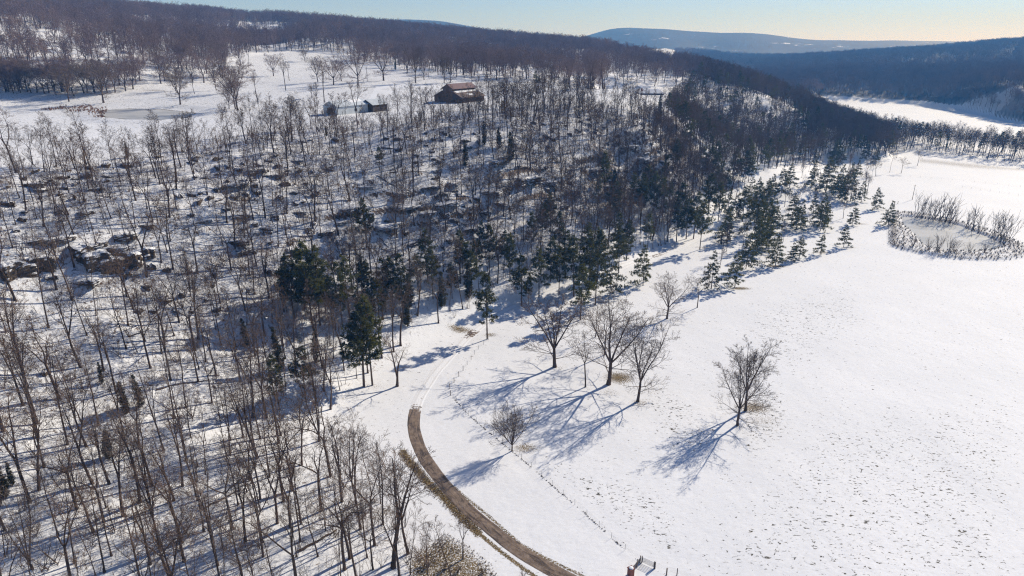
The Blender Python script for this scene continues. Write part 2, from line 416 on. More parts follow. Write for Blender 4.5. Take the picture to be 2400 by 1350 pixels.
# driveway: worn brown asphalt, swallowed by snow where "bare" runs out
m, t, b = mat('driveway')
uv = coord(t, 'UV'); oc = coord(t)
asp = ramp(t, noise(t, oc, .8, 6, .7), [(.3, (.11, .078, .058)), (.5, (.19, .14, .105)), (.72, (.29, .225, .175))])
su = nd(t, 'ShaderNodeSeparateXYZ'); t.links.new(uv, su.inputs[0])
wet = noise(t, mapping(t, uv, (1.1, .05, 1)), 3.4, 5, .72, 1.2)
asp = mixc(t, math_(t, 'MULTIPLY', math_(t, 'MULTIPLY', math_(t, 'SUBTRACT', wet, .49), 9, True), .85), asp, (.045, .034, .03))
edge = math_(t, 'ABSOLUTE', math_(t, 'SUBTRACT', su.outputs['X'], .5))
bare = math_(t, 'ADD', attr(t, 'bare'), math_(t, 'MULTIPLY', math_(t, 'SUBTRACT', noise(t, mapping(t, oc, (1, 1, 1)), .9, 5, .7), .5), 1.6))
bare = math_(t, 'SUBTRACT', bare, math_(t, 'MULTIPLY', math_(t, 'MULTIPLY', math_(t, 'SUBTRACT', edge, .38), 6, True), .55))
bm_ = math_(t, 'MULTIPLY', math_(t, 'SUBTRACT', bare, .5), 8, True)
rut = math_(t, 'ABSOLUTE', math_(t, 'SUBTRACT', edge, .25))
rutf = math_(t, 'MULTIPLY', ramp(t, rut, [(.03, (1, 1, 1)), (.12, (0, 0, 0))]), noise(t, mapping(t, uv, (2, .1, 1)), 3, 3))
sn_c = mixc(t, math_(t, 'MULTIPLY', rutf, .8), (.80, .81, .83), (.58, .565, .55))
t.links.new(mixc(t, bm_, sn_c, asp), b.inputs['Base Color'])
b.inputs['Roughness'].default_value = .8
bump(t, b, math_(t, 'SUBTRACT', noise(t, oc, 2.5, 5), math_(t, 'MULTIPLY', rutf, .8)), .5, .12)
M['driveway'] = m

m, t, b = mat('pond_ice')
oc = coord(t)
ic = ramp(t, noise(t, mapping(t, oc, (.5, 1, 1)), .12, 5, .6, .6), [(.35, (.36, .36, .34)), (.5, (.47, .465, .44)), (.7, (.58, .57, .545))])
t.links.new(ic, b.inputs['Base Color']); b.inputs['Roughness'].default_value = .35
M['ice'] = m

# ------------------------------------------------------------------ mesh helpers
class MB:
    """collects vertices and faces; build() links them as one mesh object"""
    def __init__(s): s.v = []; s.f = []; s.n = 0
    def add(s, verts, faces):
        verts = np.asarray(verts, float).reshape(-1, 3)
        s.v.append(verts); s.f.extend([tuple(i + s.n for i in f) for f in faces]); s.n += len(verts)
    def tube(s, pts, rad, k=4, cap=False):
        pts = np.asarray(pts, float); n = len(pts)
        d = np.diff(pts, axis=0); d = np.vstack([d, d[-1]])
        d /= np.linalg.norm(d, axis=1)[:, None] + 1e-9
        ref = np.array([0, 0, 1.]) if abs(d[0, 2]) < .8 else np.array([1., 0, 0])
        a = np.cross(d, ref); a /= np.linalg.norm(a, axis=1)[:, None] + 1e-9
        bb = np.cross(d, a)
        an = np.arange(k) * 2 * math.pi / k
        V = pts[:, None] + (a[:, None] * np.cos(an)[None, :, None] + bb[:, None] * np.sin(an)[None, :, None]) * np.asarray(rad, float)[:, None, None]
        F = [(i * k + j, i * k + (j + 1) % k, (i + 1) * k + (j + 1) % k, (i + 1) * k + j) for i in range(n - 1) for j in range(k)]
        if cap: F.append(tuple(range((n - 1) * k, n * k)))
        s.add(V, F)
    def box(s, c, size, rot=0, shear=None):
        x, y, z = (v / 2 for v in size)
        V = np.array([(i, j, k) for k in (-z, z) for i, j in ((-x, -y), (x, -y), (x, y), (-x, y))])
        cr, sr = math.cos(rot), math.sin(rot)
        V = np.c_[V[:, 0] * cr - V[:, 1] * sr, V[:, 0] * sr + V[:, 1] * cr, V[:, 2]] + np.asarray(c, float)
        s.add(V, [(3, 2, 1, 0), (4, 5, 6, 7), (0, 1, 5, 4), (1, 2, 6, 5), (2, 3, 7, 6), (3, 0, 4, 7)])
    def slab(s, quad, th):
        """a flat four-cornered panel given thickness downwards"""
        q = np.asarray(quad, float)
        nrm = np.cross(q[1] - q[0], q[2] - q[0]); nrm /= np.linalg.norm(nrm) + 1e-9
        if nrm[2] < 0: nrm = -nrm
        s.add(np.vstack([q, q - nrm * th]), [(0, 1, 2, 3), (7, 6, 5, 4), (0, 4, 5, 1), (1, 5, 6, 2), (2, 6, 7, 3), (3, 7, 4, 0)])
    def mesh(s, name, material, smooth=False):
        me = bpy.data.meshes.new(name)
        me.from_pydata(np.vstack(s.v).tolist(), [], s.f)
        me.materials.append(material)
        if smooth: me.polygons.foreach_set('use_smooth', [True] * len(me.polygons))
        me.update(); return me
    def build(s, name, material, parent=None, smooth=False):
        return link(name, s.mesh(name, material, smooth), parent)
def link(name, me, parent=None):
    o = bpy.data.objects.new(name, me); col.objects.link(o)
    if parent is not None: o.parent = parent
    return o
def empty(name, loc, rz=0):
    o = bpy.data.objects.new(name, None); col.objects.link(o)
    o.location = loc; o.rotation_euler = (0, 0, rz); o.empty_display_size = .5
    return o
def tag(o, label=None, cat=None, group=None, kind=None):
    for k, v in (('label', label), ('category', cat), ('group', group), ('kind', kind)):
        if v: o[k] = v
    return o

# ------------------------------------------------------------------ ground sheet
def grid_mesh(name, X, Y, Z):
    na, nr = X.shape
    me = bpy.data.meshes.new(name)
    co = np.stack([X, Y, Z], -1).reshape(-1, 3).astype(np.float32)
    me.vertices.add(len(co)); me.vertices.foreach_set('co', co.ravel())
    idx = np.arange(na * nr).reshape(na, nr)
    q = np.stack([idx[:-1, :-1], idx[1:, :-1], idx[1:, 1:], idx[:-1, 1:]], -1).reshape(-1, 4)[:, ::-1].astype(np.int32)
    me.loops.add(q.size); me.loops.foreach_set('vertex_index', q.ravel())
    me.polygons.add(len(q)); me.polygons.foreach_set('loop_start', np.arange(0, q.size, 4, dtype=np.int32))
    me.polygons.foreach_set('loop_total', np.full(len(q), 4, np.int32))
    me.polygons.foreach_set('use_smooth', np.ones(len(q), bool))
    me.update(calc_edges=True); return me
def put_attr(me, name, arr):
    a = me.attributes.new(name, 'FLOAT', 'POINT'); a.data.foreach_set('value', np.ascontiguousarray(arr, np.float32).ravel())

# the two frozen ponds lie level in the ground, the lower one inside a low bank
def world_outline(pts): return [at(x, y)[:2] for x, y in pts]
POND_FIELD = world_outline([(2113,508),(2149,510),(2185,515),(2220,521),(2256,532),(2282,543),(2309,553),(2330,562),(2352,572),(2345,580),(2309,588),(2265,590),(2220,588),(2185,583),(2160,570),(2140,545),(2115,525)])
BANK_FIELD = world_outline([(2083,577),(2120,588),(2170,598),(2230,607),(2300,611),(2360,611),(2405,603),(2425,585),(2390,570),(2360,555),(2320,540),(2270,525),(2200,508),(2140,500),(2098,497),(2081,520)])
POND_TOP = world_outline([(245,260),(300,254),(380,254),(450,262),(430,275),(380,281),(300,282),(250,277)])
def shore(poly):
    sel = (np.abs(Xg - np.mean([p[0] for p in poly])) < 90) & (np.abs(Yg - np.mean([p[1] for p in poly])) < 90)
    d = np.full(Zg.shape, 1e3)
    ins = poly_in(Xg[sel], Yg[sel], poly); dd = poly_dist(Xg[sel], Yg[sel], poly)
    d[sel] = np.where(ins, -dd, dd); return d
d_field, d_bank, d_top = shore(POND_FIELD), shore(BANK_FIELD), shore(POND_TOP)
bank = (1 - sstep(-2.5, 0.5, d_bank)) * sstep(-.5, 2.5, d_field)
Zg += bank * (1.0 + (fbm(Xg / 2.2, Yg / 2.2, 61) - .5) * .6)
Zg = np.where(d_field < 0, -.35, Zg)
z_top = float(height(*np.mean(POND_TOP, axis=0)))
Zg = np.where(d_top < 14, z_top + (Zg - z_top) * sstep(2, 14, d_top) + .35 * sstep(-.5, 3, d_top) - .35, Zg)
for x_, y_, r_ in [(1077, 237, 17), (812, 265, 14), (877, 260, 9), (1508, 222, 22), (1912, 233, 16)]:
    sx_, sy_, sz_ = at(x_, y_); d_ = np.hypot(Xg - sx_, Yg - sy_)
    Zg = np.where(d_ < r_ * 2.2, sz_ + (Zg - sz_) * sstep(r_, r_ * 2.2, d_), Zg)
PXg, PYg = proj(Xg, Yg, Zg)
grass = np.zeros_like(Zg); speck = np.zeros_like(Zg); dirt = np.zeros_like(Zg)
def blob(arr, px, py, rx, ry, val=1.0, ang=0.0):
    """an oval patch of the ground around the place seen at a pixel; radii in metres"""
    x, y, _ = at(px, py)
    c_, s_ = math.cos(ang), math.sin(ang)
    dx, dy = Xg - x, Yg - y
    d = np.hypot((dx * c_ + dy * s_) / rx, (-dx * s_ + dy * c_) / ry)
    np.maximum(arr, val * .88 * (1 - sstep(.0, 1.35, d)), out=arr)
def band(arr, pts, wpx, val=1.0):
    np.maximum(arr, val * (1 - sstep(wpx * .15, wpx * 1.15, poly_dist(PXg, PYg, pts, False))) * (R2 < 900), out=arr)
# dry grass by the driveway
band(grass, [(944,1062),(962,1085),(1000,1128),(1040,1165),(1070,1200),(1120,1248)], 21, .84)
band(grass, [(1120,1248),(1170,1290),(1230,1335),(1290,1375)], 10, .8)
np.maximum(grass, .72 * poly_mask(PXg, PYg, [(1000,1265),(1050,1245),(1100,1275),(1150,1320),(1190,1380),(980,1400),(940,1340),(960,1290)], 34) * (R2 < 200), out=grass)
band(grass, [(1062,1140),(1098,1172),(1140,1205),(1180,1240),(1220,1275),(1275,1306),(1370,1352)], 8, .72)
band(grass, [(1000,1058),(1030,1098),(1062,1140)], 5, .45)
for (x, y, a_, b_, v) in [(1232,1050,6,4,.8),(1450,885,7,6,.95),(1430,920,6,5,.6),(1500,945,5,4,.7),(1530,915,9,6,.55),(1765,955,8,6,.85),(1790,985,8,6,.6),(1733,1000,4,3,.6),
        (1150,785,4,3,.8),(1078,772,7,4,.9),(1310,862,4,3,.6),(1330,830,7,5,.5),(1380,910,5,3,.5),(1420,820,5,4,.6),(1735,676,7,3,.95),(1820,624,8,3,.95),(1930,592,9,3.5,.8),(1990,580,7,3,.7),
        (1760,632,8,3,.6),(2015,525,8,3,.8),(1990,483,16,3,.75),(1850,462,16,3,.6),(1650,580,10,4,.7),(2080,515,5,3,.9),(870,905,6,4,.6),(690,790,9,6,.75),(770,690,10,7,.8),(900,1200,5,4,.7),(870,1160,4,3,.6),
        (640,115,25,14,.6),(820,190,24,9,.75),(735,180,30,8,.5),(860,205,16,6,.7),(1130,203,14,4,.7),(360,212,18,9,.7),(900,160,26,10,.5),(610,253,20,6,.6),(560,235,30,9,.35)]:
    blob(grass, x, y, a_, b_, v)
# rough stubble on the plateau, and the marshy strip before the valley wood
np.maximum(grass, .42 * poly_mask(PXg, PYg, [(880,205),(960,205),(1060,220),(1200,215),(1150,235),(1010,228),(930,215)], 6) * (R2 < 700), out=grass)
np.maximum(grass, .62 * poly_mask(PXg, PYg, [(2150,366),(2270,378),(2420,394),(2420,406),(2260,397),(2150,384)], 10) * (R2 < 800), out=grass)
band(grass, [(500,335),(560,322),(640,312),(720,302),(800,292)], 6, .48)
band(grass, [(100,258),(170,250),(250,248)], 6, .50)
# specks of grass: most in the lower field
speck = .50 + .0 * Zg
for poly, v, f in [([(1230,1060),(1350,1090),(1560,1150),(1620,1300),(1560,1310),(1400,1200),(1290,1110)], .95, 40), ([(1480,870),(1620,930),(1700,1020),(1650,1090),(1560,1050),(1500,960)], .95, 40),
                   ([(1750,880),(1850,920),(1880,1020),(1760,1080),(1700,1010)], .95, 40), ([(1900,950),(2420,900),(2420,1400),(1560,1400),(1750,1150)], .86, 120), ([(1750,700),(2000,640),(2050,760),(1850,900),(1720,800)], .85, 60)]:
    np.maximum(speck, v * poly_mask(PXg, PYg, poly, f), out=speck)
clean = poly_mask(PXg, PYg, [(985,945),(1050,880),(1060,930),(1200,1062),(1500,1318),(1440,1350),(1200,1260),(1020,1080)], 6)
speck = speck * (1 - clean) * (1 - woods)
speck *= sstep(0, 1, d_field)
speck *= 1 - sstep(330, 520, R2) * .75
speck = np.where((Zg > 20) & (R2 < 900), .95 * (1 - woods), speck)
grass = np.maximum(grass, np.where((Zg > 45) & (R2 < 800), .42 * (1 - woods), 0) * (1 - poly_mask(PXg, PYg, [(-50,320),(-50,262),(250,285),(560,285),(560,315),(300,330)], 10)))
for (x0, y0, x1, y1, wd) in [(868,238,888,205,6),(888,205,960,200,4),(880,212,1010,230,4),(960,200,1060,204,3)]:
    s_ = 1 - sstep(wd * .6, wd, poly_dist(PXg, PYg, [(x0, y0), (x1, y1)], False))
    speck *= 1 - s_; grass *= 1 - s_ * .95
wood_attr = np.clip(near_wood + mid_wood * .9 + val_wood * .9 + hill_wood * .7, 0, 1) * (1 - .3 * sstep(20, 4, Zg))
wood_attr = np.maximum(wood_attr, (1 - sstep(-1.5, .8, d_bank)) * 1.15)
np.maximum(grass, .62 * (1 - sstep(-1.5, .5, d_bank)) * sstep(2125, 2095, PXg), out=grass)
np.maximum(grass, .40 * (1 - sstep(-1.5, .5, d_bank)) * sstep(0, .6, d_field), out=grass)
np.maximum(grass, .8 * (1 - sstep(1.5, 3, d_top)) * sstep(-.5, .5, d_top), out=grass)
gme = grid_mesh('ground', Xg, Yg, Zg)
farw = np.maximum(sstep(1230, 1260, R2), poly_mask(PXg, PYg, FAR_EDGE, 3) * np.where(PXg > 1900, R2 > 650, R2 > 1020))
farw *= 1 - .4 * poly_mask(PXg, PYg, [(2230,245),(2400,195),(2420,270),(2330,264)], 8)
farw *= 1 - poly_mask(PXg, PYg, [(1500,118),(1560,114),(1635,128),(1605,136),(1520,131)], 2) * .9
for nm, a_ in (('wood', wood_attr), ('grass', grass), ('speck', speck), ('farwood', farw), ('dirt', dirt)):
    put_attr(gme, nm, a_)
gme.materials.append(M['ground'])
tag(link('ground', gme), 'snow covered valley field and wooded slopes', None, None, 'structure')

# ------------------------------------------------------------------ driveway
EDGE = [(1420,1430,1560),(1283,1350,1357),(1197,1300,1263),(1158,1267,1210),(1118,1233,1167),(1078,1200,1127),(1048,1167,1091),(1020,1133,1059),(995,1100,1032),(975,1067,1008),
        (962,1033,992),(955,1000,984),(959,967,985),(968,940,991),(985,910,1008),(1005,880,1027),(1030,850,1053),(1058,820,1080),(1085,790,1108),(1115,765,1140)]
Lp = [at(a_, y) for a_, y, b_ in EDGE]; Rp = [at(b_, y) for a_, y, b_ in EDGE]
mid = [((l[0] + r[0]) / 2, (l[1] + r[1]) / 2) for l, r in zip(Lp, Rp)]
mid += [at(x, y)[:2] for x, y in [(1185,727),(1255,698),(1330,672),(1400,650),(1480,615),(1560,592),(1640,556),(1700,515),(1745,470),(1775,440)]]
mid = np.array(mid)
s_ = np.r_[0, np.cumsum(np.hypot(*np.diff(mid, axis=0).T))]
def catmull(P, s, q):
    m_ = np.gradient(P, s, axis=0)
    i = np.clip(np.searchsorted(s, q) - 1, 0, len(s) - 2); h = (s[i + 1] - s[i])[:, None]; u = ((q - s[i]) / (s[i + 1] - s[i]))[:, None]
    return (2*u**3 - 3*u**2 + 1) * P[i] + (u**3 - 2*u**2 + u) * h * m_[i] + (-2*u**3 + 3*u**2) * P[i + 1] + (u**3 - u**2) * h * m_[i + 1]
q = np.arange(0, s_[-1], .7)
cl = catmull(mid, s_, q)
for _ in range(6): cl[1:-1] = (cl[:-2] + cl[1:-1] * 2 + cl[2:]) / 4
tg = np.gradient(cl, axis=0); tg /= np.linalg.norm(tg, axis=1)[:, None]
nr_ = np.c_[-tg[:, 1], tg[:, 0]]
NU = 9
us = np.linspace(-.5, .5, NU)
wid = 3.3 + (fbm(q / 6, q * 0, 71) - .5) * .5
RXY = cl[:, None] + nr_[:, None] * (us[None, :, None] * wid[:, None, None])
RZ = height(RXY[..., 0], RXY[..., 1]) + .06
RZ[:, 0] -= .12; RZ[:, -1] -= .12
dme = grid_mesh('driveway', RXY[..., 0][:, ::-1], RXY[..., 1][:, ::-1], RZ[:, ::-1])
uvl = dme.uv_layers.new(name='UVMap')
vi = np.empty(len(dme.loops), np.int32); dme.loops.foreach_get('vertex_index', vi)
uvl.data.foreach_set('uv', np.stack([us[::-1][vi % NU] + .5, q[vi // NU]], -1).astype(np.float32).ravel())
cpx, cpy = proj(cl[:, 0], cl[:, 1], height(cl[:, 0], cl[:, 1]))
bare = sstep(900, 1010, cpy) * 1.15 * (cpx < 1600)
bare = np.maximum(bare, .75 * np.exp(-((cpy - 783) / 13.0) ** 2) * (cpx < 1170))
bare = np.maximum(bare, .55 * np.exp(-((cpx - 1540) / 40.0) ** 2) * (cpy < 640))
put_attr(dme, 'bare', np.repeat(bare, NU))
dme.materials.append(M['driveway'])
tag(link('driveway', dme), 'narrow brown asphalt driveway curving through snow', None, None, 'structure')

# ------------------------------------------------------------------ ponds
def pond(name, P, z, label):
    n = len(P); Q = np.array(P)
    e = np.vstack([Q[-1:], Q, Q[:2]]); q = np.linspace(1, n + 1, n * 8, endpoint=False)
    C_ = catmull(e, np.arange(n + 3), q)
    ctr = C_.mean(0); C_ = ctr + (C_ - ctr) * 1.02
    mb = MB(); k = len(C_)
    V = [(ctr[0], ctr[1], z)]
    for f_ in (.5, 1.0): V += [(ctr[0] + (x - ctr[0]) * f_, ctr[1] + (y - ctr[1]) * f_, z) for x, y in C_]
    F = [(0, 1 + i, 1 + (i + 1) % k) for i in range(k)] + [(1 + i, 1 + k + i, 1 + k + (i + 1) % k, 1 + (i + 1) % k) for i in range(k)]
    mb.add(V, F)
    return tag(mb.build(name, M['ice']), label, None, None, 'structure')
pond('pond', POND_FIELD, -.05, 'frozen oval pond in the valley field')
pond('pond', POND_TOP, z_top - .10, 'frozen pond on the plateau beside brown reeds')

# ------------------------------------------------------------------ trees: builders
def rot_about(d, ang, az):
    """tilt direction d by ang towards a side chosen by az"""
    d = d / np.linalg.norm(d)
    ref = np.array([0, 0, 1.]) if abs(d[2]) < .9 else np.array([1., 0, 0])
    a = np.cross(d, ref); a /= np.linalg.norm(a); b_ = np.cross(d, a)
    return d * math.cos(ang) + (a * math.cos(az) + b_ * math.sin(az)) * math.sin(ang)
def limb(rng, p, d, L, n, wander, up):
    pts = [np.array(p, float)]; d = d / np.linalg.norm(d)
    for i in range(n):
        d = d + np.array([rng.gauss(0, wander), rng.gauss(0, wander), rng.gauss(0, wander) + up]); d /= np.linalg.norm(d)
        pts.append(pts[-1] + d * L / n)
    return np.array(pts)
FORMS = {  # stems: (count, fork height share, spread), limbs per level, angle, length shares, upward pull
 'straight': dict(stem=1, fork=1, kids=(12, 6, 5), t0=(.38, .25, .2), ang=(.75, .75, .7), ln=(.30, .50, .45), up=(.10, .06, .03), r=.0105),
 'slender':  dict(stem=1, fork=1, kids=(9, 5, 4), t0=(.50, .3, .2), ang=(.55, .65, .7), ln=(.24, .50, .5), up=(.12, .08, .04), r=.0078),
 'forked':   dict(stem=2, fork=.38, spread=.26, kids=(9, 5, 5), t0=(.22, .25, .2), ang=(.75, .75, .7), ln=(.40, .52, .5), up=(.10, .06, .03), r=.0125),
 'spreading':dict(stem=5, fork=.27, spread=.46, kids=(8, 6, 5), t0=(.18, .2, .15), ang=(.70, .75, .8), ln=(.40, .50, .5), up=(.08, .04, .02), r=.0165, low=4),
 'oak': dict(stem=5, fork=.24, spread=.60, kids=(8, 6, 5), t0=(.18, .2, .15), ang=(.75, .8, .8), ln=(.46, .52, .5), up=(.07, .04, .02), r=.019, low=4),
 'vee': dict(stem=2, fork=.20, spread=.42, kids=(8, 5, 5), t0=(.30, .25, .2), ang=(.65, .75, .7), ln=(.36, .52, .5), up=(.08, .06, .03), r=.017),
 'crooked':  dict(stem=3, fork=.42, spread=.42, kids=(7, 5, 5), t0=(.2, .2, .2), ang=(.8, .8, .8), ln=(.48, .55, .5), up=(.06, .05, .02), r=.0125, wander=.16),
 'manystem': dict(stem=5, fork=.06, spread=.20, kids=(9, 5, 5), t0=(.30, .25, .2), ang=(.6, .7, .7), ln=(.28, .52, .5), up=(.10, .06, .03), r=.010),
 'rounded':  dict(stem=9, fork=.15, spread=.58, kids=(9, 6, 5), t0=(.12, .15, .15), ang=(.6, .6, .6), ln=(.50, .55, .55), up=(.12, .08, .04), r=.017),
}
def bare_tree(seed, form, H=18.0, twig=.017, thin=1.0, k=5):
    f = FORMS[form]; rng = random.Random(seed)
    tr, cr = MB(), MB()
    wd = f.get('wander', .06); R0 = f['r'] * H
    def grow(p, d, L, r, lev):
        n = (7, 5, 4, 3)[lev]
        pts = limb(rng, p, d, L, n, wd * (.75, 1.8, 2.5, 3.0)[lev], f['up'][min(lev, 2)] if lev else .02)
        rr = np.maximum(r * (1 - np.linspace(0, 1, n + 1) * (.82 if lev else .78)), twig * .8)
        if lev == 0: tr.tube(pts, rr, k)
        else: cr.tube(pts, rr, 4 if lev == 1 else 3)
        if lev >= 3: return
        kids = f['kids'][lev]
        if lev == 2: kids = max(2, round(kids * thin))
        t0 = f['t0'][lev]
        az = rng.random() * 6.28
        for i in range(kids):
            t = t0 + (1 - t0) * (i + rng.random() * .7) / kids
            q = t * n; j = min(int(q), n - 1); u = q - j
            pp = pts[j] * (1 - u) + pts[j + 1] * u
            dd = pts[j + 1] - pts[j]
            az += 2.4 + rng.gauss(0, .4)
            nd_ = rot_about(dd, f['ang'][lev] * rng.uniform(.7, 1.25), az)
            if nd_[2] < -.25: nd_[2] *= -.3
            LL = L * f['ln'][lev] * (1.15 - .62 * (t - t0) / (1 - t0 + 1e-6)) * rng.uniform(.72, 1.2)
            grow(pp, nd_, LL, max(twig, r * (1 - .75 * t) * (.52, .5, .5)[lev]), lev + 1)
    if f['stem'] == 1:
        grow((0, 0, -.3), np.array([rng.gauss(0, .03), rng.gauss(0, .03), 1]), H, R0, 0)
    else:
        hf = f['fork'] * H
        base = limb(rng, (0, 0, -.3), np.array([rng.gauss(0, .05), rng.gauss(0, .05), 1]), hf + .3, 4, .03, .02)
        tr.tube(base, np.linspace(R0 * 1.15, R0 * .82, 5), 7)
        az = rng.random() * 6.28
        for i in range(f['stem']):
            az += 6.283 / f['stem'] + rng.gauss(0, .25)
            sp = f['spread'] * rng.uniform(.55, 1.25) if i else f['spread'] * .35
            d = rot_about(np.array([0, 0, 1.]), sp, az)
            grow(base[-1], d, (H - hf) / max(.62, d[2] + .08) * rng.uniform(.86, 1.02), R0 * (.80 if f['stem'] < 3 else .58), 0)
        for i in range(f.get('low', 0)):
            d = rot_about(np.array([0, 0, 1.]), rng.uniform(1.15, 1.5), rng.random() * 6.28)
            j = rng.choice([2, 3]); sv = f['kids']
            pts = base[j]
            grow(pts, d, H * rng.uniform(.28, .40), R0 * .33, 1)
    # root flare
    tr.tube([(0, 0, -.5), (0, 0, .25), (0, 0, .9)], [R0 * 1.7, R0 * 1.3, R0 * 1.02], 7)
    return tr, cr

def tuft(mb, rng, p, d, size, n=5, wide=.30):
    """a spray of needles: narrow blades around direction d"""
    d = d / (np.linalg.norm(d) + 1e-9); V = []; F = []
    for i in range(n):
        e = rot_about(d, rng.uniform(.25, 1.15), rng.random() * 6.28)
        s = rot_about(e, math.pi / 2, rng.random() * 6.28) * size * wide * rng.uniform(.5, 1)
        tip = p + e * size * rng.uniform(.7, 1.15)
        c_ = len(V); V += [p, p + e * size * .45 + s, tip, p + e * size * .45 - s]; F.append((c_, c_ + 1, c_ + 2, c_ + 3))
    mb.add(V, F)
def conifer(seed, kind, H=16.0, far=False):
    rng = random.Random(seed); tr, cr = MB(), MB()
    bare0 = {'grove': .34, 'open': .16, 'cedar': .06}[kind]
    wmax = {'grove': .225, 'open': .27, 'cedar': .15}[kind] * H
    R0 = .0125 * H
    lean = np.array([rng.gauss(0, .018), rng.gauss(0, .018)]); side0 = rng.random() * 6.28
    ts = np.linspace(0, 1, 9)
    P = np.c_[lean[0] * ts * H, lean[1] * ts * H, ts * H - .3 * (1 - ts)]
    tr.tube(P, R0 * (1 - ts * .93), 6)
    for i in range(7 if kind == 'grove' else 3):            # dead lower snags
        t = rng.uniform(.12, bare0 + .05); az = rng.random() * 6.28
        p = P[0] * (1 - t) + P[-1] * t
        tr.tube(limb(rng, p, np.array([math.cos(az), math.sin(az), -.05]), H * .07 * rng.uniform(.5, 1.2), 2, .1, 0), [.035, .025, .012], 3)
    nw = {'grove': 15, 'open': 17, 'cedar': 20}[kind]
    if far: nw = int(nw * .7)
    for i in range(nw):
        t = bare0 + (.985 - bare0) * (i / (nw - 1)) ** 1.05
        u = (t - bare0) / (1 - bare0)
        prof = {'grove': (1 - u) ** .78 * (.55 + .45 * min(1, u * 3.5)), 'open': (1 - u) ** .9, 'cedar': (1 - u) ** .6 * (.7 + .3 * min(1, u * 5))}[kind]
        nb = rng.choice([3, 4, 5, 6]) if kind != 'cedar' else 7
        a0 = rng.random() * 6.28
        if kind != 'cedar' and rng.random() < .05: continue
        for j in range(nb):
            if rng.random() < (.16 if kind == 'grove' else .10): continue
            az = a0 + 6.28 * j / nb + rng.gauss(0, .3)
            L = wmax * prof * rng.uniform(.45, 1.3) * (1 + .28 * math.cos(az - side0)) + .3
            rise_ = {'grove': .10 + .5 * u, 'open': -.14 + .55 * u, 'cedar': .55}[kind] + rng.gauss(0, .12)
            d = np.array([math.cos(az), math.sin(az), rise_])
            p = P[0] * (1 - t) + P[-1] * t + np.array([0, 0, rng.gauss(0, .02 * H)])
            pts = limb(rng, p, d, L, 4, .07, -.05 if kind == 'open' else .06)
            cr.tube(pts, np.linspace(.05, .014, 5), 3)
            nt_ = max(3, int(L * (4.6 if not far else 1.8)))
            for q in range(nt_):
                s = (.30 if kind != 'cedar' else .1) + (q + rng.random()) / nt_ * .72
                s = min(s, 1) * 4; jj = min(int(s), 3)
                pp = pts[jj] + (pts[jj + 1] - pts[jj]) * (s - jj)
                side = rot_about(pts[jj + 1] - pts[jj], rng.uniform(.3, 1.4), rng.random() * 6.28)
                side[2] = side[2] * .45 + .1
                off = side * rng.uniform(0, .24) * L
                tuft(cr, rng, pp + off, side + (pts[jj + 1] - pts[jj]) * .6, (.88 if not far else 1.15) * (1 if kind != 'cedar' else .9), 8 if not far else 4, .115 if not far else .24)
    tuft(cr, rng, P[-1] - np.array([0, 0, .5]), np.array([0, 0, 1.]), 1.0, 5)
    return tr, cr
def shrub(seed, H=4.0, stems=9, lean=(0, 0), spread=.35, twig=.014, kids=4):
    rng = random.Random(seed); mb = MB()
    for i in range(stems):
        d = rot_about(np.array([lean[0], lean[1], 1.]), spread * rng.uniform(.2, 1.3), rng.random() * 6.28)
        L = H * rng.uniform(.6, 1.05)
        pts = limb(rng, (rng.gauss(0, .12) * H * .4, rng.gauss(0, .12) * H * .4, -.15), d, L, 4, .07, .05)
        mb.tube(pts, np.maximum(np.linspace(.011 * H, .003 * H, 5), twig), 3)
        for j in range(kids):
            t = rng.uniform(.3, .95) * 4; jj = int(t); p = pts[jj] + (pts[jj + 1] - pts[jj]) * (t - jj)
            mb.tube(limb(rng, p, rot_about(pts[jj + 1] - pts[jj], rng.uniform(.3, .8), rng.random() * 6.28), L * rng.uniform(.2, .42), 2, .1, .06), [twig, twig, twig * .7], 3)
    return mb

PROTO = {}
H0 = 18.0
def protos(form, n, seed0, **kw):
    PROTO[form] = []
    for i in range(n):
        a_, b_ = bare_tree(seed0 + i, form, H0, **kw)
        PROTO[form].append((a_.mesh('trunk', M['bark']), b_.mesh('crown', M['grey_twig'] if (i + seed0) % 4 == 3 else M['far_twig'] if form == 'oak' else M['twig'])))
protos('straight', 4, 10, thin=1.4, twig=.02); protos('slender', 4, 30, thin=1.4, twig=.02); protos('forked', 4, 50, thin=1.4, twig=.02); protos('spreading', 4, 70, thin=1.5, twig=.024)
protos('crooked', 4, 90, thin=1.4, twig=.02); protos('manystem', 2, 110); protos('rounded', 2, 130, thin=1.3, twig=.03)
protos('vee', 2, 170, thin=1.2)
protos('oak', 4, 150, thin=1.7, twig=.034)
for kind, n, seed0 in (('grove', 7, 200), ('open', 6, 230), ('cedar', 3, 260)):
    PROTO[kind] = []
    for i in range(n):
        a_, b_ = conifer(seed0 + i, kind, H0)
        PROTO[kind].append((a_.mesh('trunk', M['pine_bark']), b_.mesh('crown', M['cedar'] if kind == 'cedar' else M['needle'])))

rnd = random.Random(5)
def plant(name, kind, p, h, wide=1.0, lean=(0, 0)):
    """one tree of its own: an Empty at its foot with its trunk and crown"""
    o = empty(name, (p[0], p[1], p[2]), rnd.random() * 6.28)
    s = h / H0
    o.scale = (s * wide, s * wide, s)
    if lean != (0, 0):
        o.rotation_euler = (lean[1], lean[0], o.rotation_euler[2])
    t_, c_ = rnd.choice(PROTO[kind])
    link('trunk', t_, o); link('crown', c_, o)
    return o

